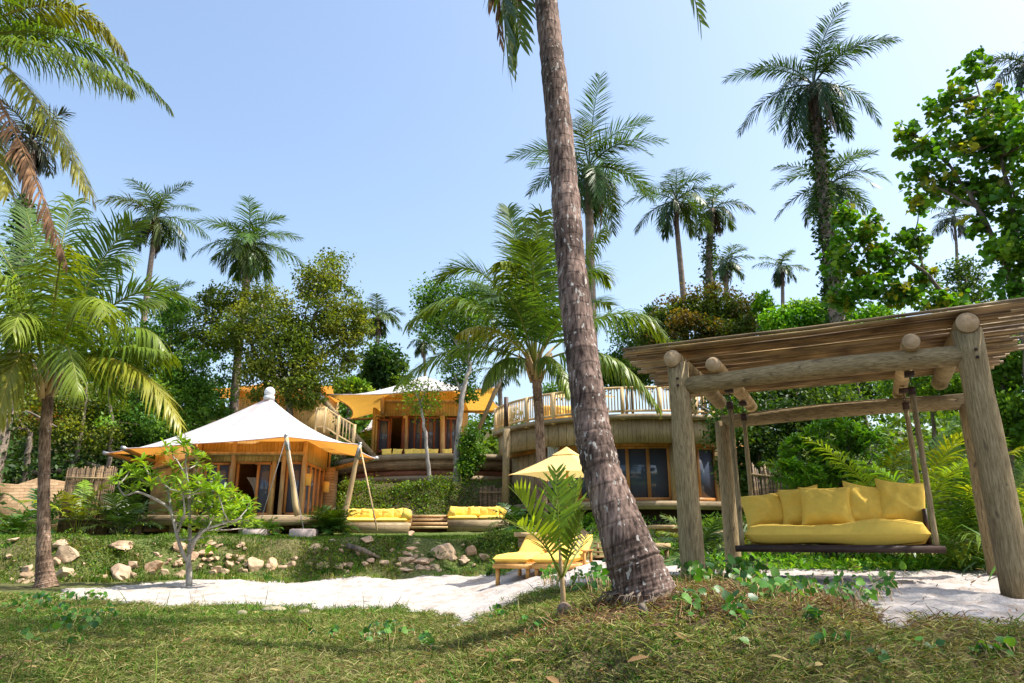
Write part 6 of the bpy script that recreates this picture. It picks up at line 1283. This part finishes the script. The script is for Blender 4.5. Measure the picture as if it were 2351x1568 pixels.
# turf on the terrace edge
r = np.random.default_rng(176); n = 30000; X = r.uniform(-19, .5, n); ys = np.clip(17.3+(X+11)*.26, 16.3, 20.0)+1.7; Y = ys+r.random(n)*4.5; k = (Y < 23.4) ; X, Y = X[k], Y[k]; n = len(X); az = r.uniform(0, 6.28, n)
ln = r.uniform(.05, .11, n); ax = np.stack([.4*np.cos(az), .4*np.sin(az), np.ones(n)], 1); V, F, C = scat(*BLADE, np.stack([X, Y, gz(X, Y, True)-.01], 1), frames(ax, rdir(n, 0, r)), np.stack([ln, np.full(n, .02), ln], 1), A([(.09, .17, .02), (.12, .20, .03)])[r.integers(0, 2, n)]*r.uniform(.7, 1.3, (n, 1))); tag(mesh('terrace_lawn', V, F, M['grass'], col=C), 'clipped lawn edge on the terrace above the rocks', 'grass', kind='stuff')
# beach vine with round leaves
def vine(label, areas, seed):
    r = np.random.default_rng(seed); parts = []; mb = MB()
    for (x0, y0, x1, y1, n, s, hh) in areas:
        a = [G(x0+(x1-x0)*q, y0+(y1-y0)*w_) for q, w_ in ((0, 0), (1, 0), (0, 1), (1, 1))]
        u, v = r.random(n), r.random(n); nc = max(3, n//9); cu, cv = r.random(nc), r.random(nc); i = r.integers(0, nc, n); u = cu[i]+r.normal(0, .06, n); v = cv[i]+r.normal(0, .10, n)
        X = (a[0][0]*(1-u)+a[1][0]*u)*(1-v)+(a[2][0]*(1-u)+a[3][0]*u)*v; Y = (a[0][1]*(1-u)+a[1][1]*u)*(1-v)+(a[2][1]*(1-u)+a[3][1]*u)*v
        z = gz(X, Y, True); pos = np.stack([X, Y, z+.02+hh*r.random(n)], 1); ax = rdir(n, .2, r); up = rdir(n, 1.4, r)+A([0, -.35, 0])
        parts.append(scat(*ROUND, pos, frames(ax, up), s*r.uniform(.55, 1.2, n), A([(.05, .17, .02), (.08, .24, .03), (.04, .12, .03), (.14, .30, .05)])[r.integers(0, 4, n)]))
        for j in range(0, n): mb.tube([pos[j]-A([r.normal(0, .04), r.normal(0, .04), pos[j][2]-z[j]+.01]), pos[j]], .003, 4)
    V, F, C = cat(parts); o = mesh('beach_vine', V, F, M['gloss_leaf'], col=C); tag(o, label, 'beach vine', kind='stuff'); V = np.concatenate(mb.V)
    mesh('stems', V, mb.F, M['palelog'], o)
vine('creeping beach vine with round glossy leaves round the foot of the leaning trunk', [(1560, 1312, 1760, 1350, 240, .085, .17), (1700, 1340, 2060, 1400, 260, .075, .12), (1580, 1360, 1760, 1430, 70, .07, .06), (1240, 1330, 1420, 1372, 130, .08, .22), (1120, 1400, 1300, 1450, 80, .06, .04), (1740, 1420, 1900, 1440, 30, .06, .06)], 180)
vine('patches of beach vine in the grass at the left foreground', [(10, 1392, 260, 1470, 190, .07, .06), (60, 1372, 280, 1402, 120, .08, .08), (820, 1440, 960, 1475, 60, .07, .10), (700, 1450, 800, 1470, 20, .06, .06), (940, 1450, 1000, 1490, 24, .06, .04), (1900, 1490, 2340, 1540, 46, .06, .05)], 181)

# ------------------------------------------------------------------ rocks
def rock(x, y, wpx, hpx, label, seed, tint=(1, 1, 1), group=None, name='boulder', Yo=None, roll=0):
    r = np.random.default_rng(seed); c = G(x, y+hpx*.15, 12, 24); s = ppm(y, c[1]); V, F = ICO3; V = V.copy()
    for _ in range(14):
        d = rdir(1, 0, r)[0]; t = r.uniform(.38, .72); k = V@d; V = V-np.outer(np.maximum(k-t, 0), d)
    V += norm(V)*(.10*(vn(V[:, 0]*2.5+9, V[:, 1]*2.5+V[:, 2]*2, seed)-.5)+.04*(vn(V[:, 0]*7, V[:, 2]*7+V[:, 1]*6, seed)-.5))[:, None]
    e = (V.max(0)-V.min(0))/2; V = (V-(V.max(0)+V.min(0))/2)/e*A([wpx*s/2, wpx*s/2*r.uniform(.6, .95), hpx*s/2])
    cr_, sr_ = math.cos(roll), math.sin(roll); V = V@A([[cr_, 0, sr_], [0, 1, 0], [-sr_, 0, cr_]])
    cc = P(x, y, c[1]-.05)-Z3*hpx*s*.10; o = mesh(name, V+cc, [F], M['rock'], None, smooth=False, col=np.tile([A(tint)*.5+A([.5, .47, .42])], (len(F), 1))); tag(o, label, 'rock', group); return o
gr_ = 'rocks set in the lower bank'
rk = [(162, 1267, 54, 42, 'large pale orange boulder right of the left palm trunk', (1.1, 1, .9), 0), (145, 1246, 36, 22, 'flat boulder resting on the large pale boulder by the left palm', (1.05, .95, .85), 0), (63, 1304, 30, 20, 'orange stone left of the palm trunk, upper one of a stack of three', (1.05, .85, .7), 0), (66, 1319, 30, 18, 'orange stone left of the palm trunk, middle one of the stack', (1.05, .85, .7), 0), (56, 1335, 32, 16, 'wedge shaped stone at the bottom of the stack left of the palm', (1.1, .95, .8), 0),
      (150, 1314, 44, 32, 'tan angular boulder at the foot of the left palm, right side', (1, .95, .85), .15), (274, 1312, 54, 44, 'big rounded boulder with a purple grey face at the sand edge', (.85, .72, .68), 0), (233, 1326, 20, 18, 'small orange stone left of the purple grey boulder', (1.1, .9, .7), 0), (278, 1250, 60, 22, 'long pale slab at the lawn edge above the purple grey boulder', (1, .8, .68), 0), (357, 1300, 42, 32, 'smooth orange boulder between dry grass tufts', (1.15, .8, .6), .1),
      (304, 1296, 24, 20, 'small tan stone right of the purple grey boulder', (1, .85, .75), 0), (406, 1292, 22, 18, 'squarish stone left of the frangipani stem', (1.1, .9, .75), 0), (587, 1296, 36, 44, 'upright tan boulder, left one of the close pair', (1, .82, .66), .05), (623, 1297, 38, 41, 'upright golden boulder, right one of the close pair', (1.12, .85, .62), -.05), (526, 1294, 22, 18, 'single orange stone halfway between frangipani and the boulder pair', (1.05, .85, .72), 0),
      (721, 1259, 34, 22, 'oblong grey tan rock tilted in the weeds below the anchor block', (.85, .8, .7), .5), (843, 1238, 32, 20, 'layered reddish rock at the lawn edge below the left sofa', (1, .75, .65), .1), (1021, 1262, 66, 44, 'largest broad slab leaning on the bank below the steps', (.78, .66, .58), -.45), (1083, 1262, 28, 26, 'reddish brown rock right of the broad slab', (.9, .6, .45), -.3), (1066, 1288, 27, 16, 'pale rounded rock near the sand below the broad slab', (.9, .85, .78), 0),
      (948, 1258, 34, 13, 'flat pink stone, upper step of the stone path', (1.1, .8, .7), 0), (961, 1246, 30, 9, 'thin flat stone highest on the stone path', (.9, .75, .65), 0), (935, 1272, 34, 11, 'dark grey flat stone in the stone path', (.6, .6, .6), 0), (965, 1287, 46, 17, 'wide brownish stone low on the stone path', (.9, .72, .62), 0), (965, 1302, 32, 17, 'cracked pale stone at the bottom of the stone path, right', (1, .85, .78), 0), (935, 1307, 32, 9, 'flat pale stone at the bottom of the stone path, left', (1.1, .9, .82), 0), (914, 1296, 19, 15, 'rounded tan stone left of the stone path', (.95, .8, .65), 0),
      (411, 1258, 32, 36, 'rubble block left behind the frangipani branches', (1.1, .85, .75), 0), (440, 1276, 30, 24, 'rubble block right behind the frangipani stem', (1.1, .82, .72), 0), (473, 1268, 36, 16, 'flat rubble stone right of the frangipani branches', (1.15, .85, .75), .1), (484, 1247, 32, 18, 'angular stone at the lawn edge right of the frangipani', (1.1, .85, .72), 0), (500, 1306, 28, 17, 'low brown stone near the sand right of the frangipani', (.95, .75, .6), 0), (553, 1284, 22, 16, 'pale speckled stone left of the boulder pair', (1.05, 1, .9), 0), (998, 1300, 24, 15, 'mossy grey green stone right of the stone path', (.55, .6, .45), 0), (128, 1288, 27, 23, 'brown stone tucked behind the left palm trunk', (.9, .72, .6), 0), (762, 1241, 17, 11, 'small bluish grey stone at the lawn edge', (.8, .85, .8), 0), (944, 1223, 16, 12, 'small round orange stone at the top of the stone path', (1.05, .75, .6), 0), (5, 1234, 22, 14, 'pale stone at the left picture edge on the lawn', (1.1, .9, .75), 0), (29, 1238, 32, 10, 'flat pale stone at the lawn edge near the left side', (1.1, .95, .8), 0)]
for i, (x, y, w_, h_, lab, tn, ro_) in enumerate(rk): rock(x, y, w_, h_, lab, 300+i, tn, gr_, 'boulder', roll=ro_)
r = np.random.default_rng(191)
for i in range(34):
    x = 20+i*33+r.normal(0, 8); y = (1336-.055*max(0, x-150) if x > 150 else 1340)-r.uniform(2, 12); s_ = r.uniform(11, 24); g = r.uniform(.75, 1.1)
    if abs(x-433) < 14 or abs(x-104) < 24: continue
    rock(x, y, s_*1.25, s_*.8, 'half buried tan stone at the foot of the bank along the sand', 600+i, (g, g*.84, g*.72), 'half buried stones along the sand edge', 'stone', roll=r.normal(0, .2))
r = np.random.default_rng(190)
for i in range(100):
    if i < 34: x = r.normal(450, 50)
    elif i < 54: x = r.normal(960, 28)
    else: x = r.uniform(5, 1120)
    y = r.uniform(1248, 1312)+(8 if x < 300 else 0); s_ = r.uniform(5, 14); g = r.uniform(.75, 1.15)
    rock(x, y, s_*1.3, s_*.8, 'small tan stone lying loose among the weeds of the bank', 400+i, (g, g*r.uniform(.72, .88), g*r.uniform(.6, .8)), 'small loose stones on the bank', 'stone', roll=r.normal(0, .3))
for i, (x, y, w_, lab) in enumerate(((628, 1402, 60, 'flat grey green stone in the grass below the sand path'), (555, 1412, 26, 'small pale stone in the grass left of the flat stone'), (700, 1410, 34, 'pale half buried stone in the grass right of the flat stone'))):
    c = G(x, y); s = ppm(y, c[1]); V, F = ICO3; V = V*A([w_*s/2, w_*s/3.2, .05])*(1+.12*(vn(V[:, 0]*3, V[:, 1]*3, i)-.5))[:, None]; o = mesh('stone', V+A([c[0], c[1], c[2]+.01]), [F], M['rock'], smooth=True, col=np.tile([(.62, .68, .55)], (len(F), 1))); tag(o, lab, 'rock')
mb = MB(); a, b = G(797, 1264, 14, 24), G(872, 1288, 14, 24); mb.tube([a+Z3*.12, (a+b)/2+Z3*.15+A([0, -.1, 0]), b+Z3*.08], [.08, .07, .03], 9, lump=.3); o = mb.build('driftwood', M['bark'], smooth=True); tag(o, 'short reddish driftwood log lying on the bank weeds', 'driftwood')
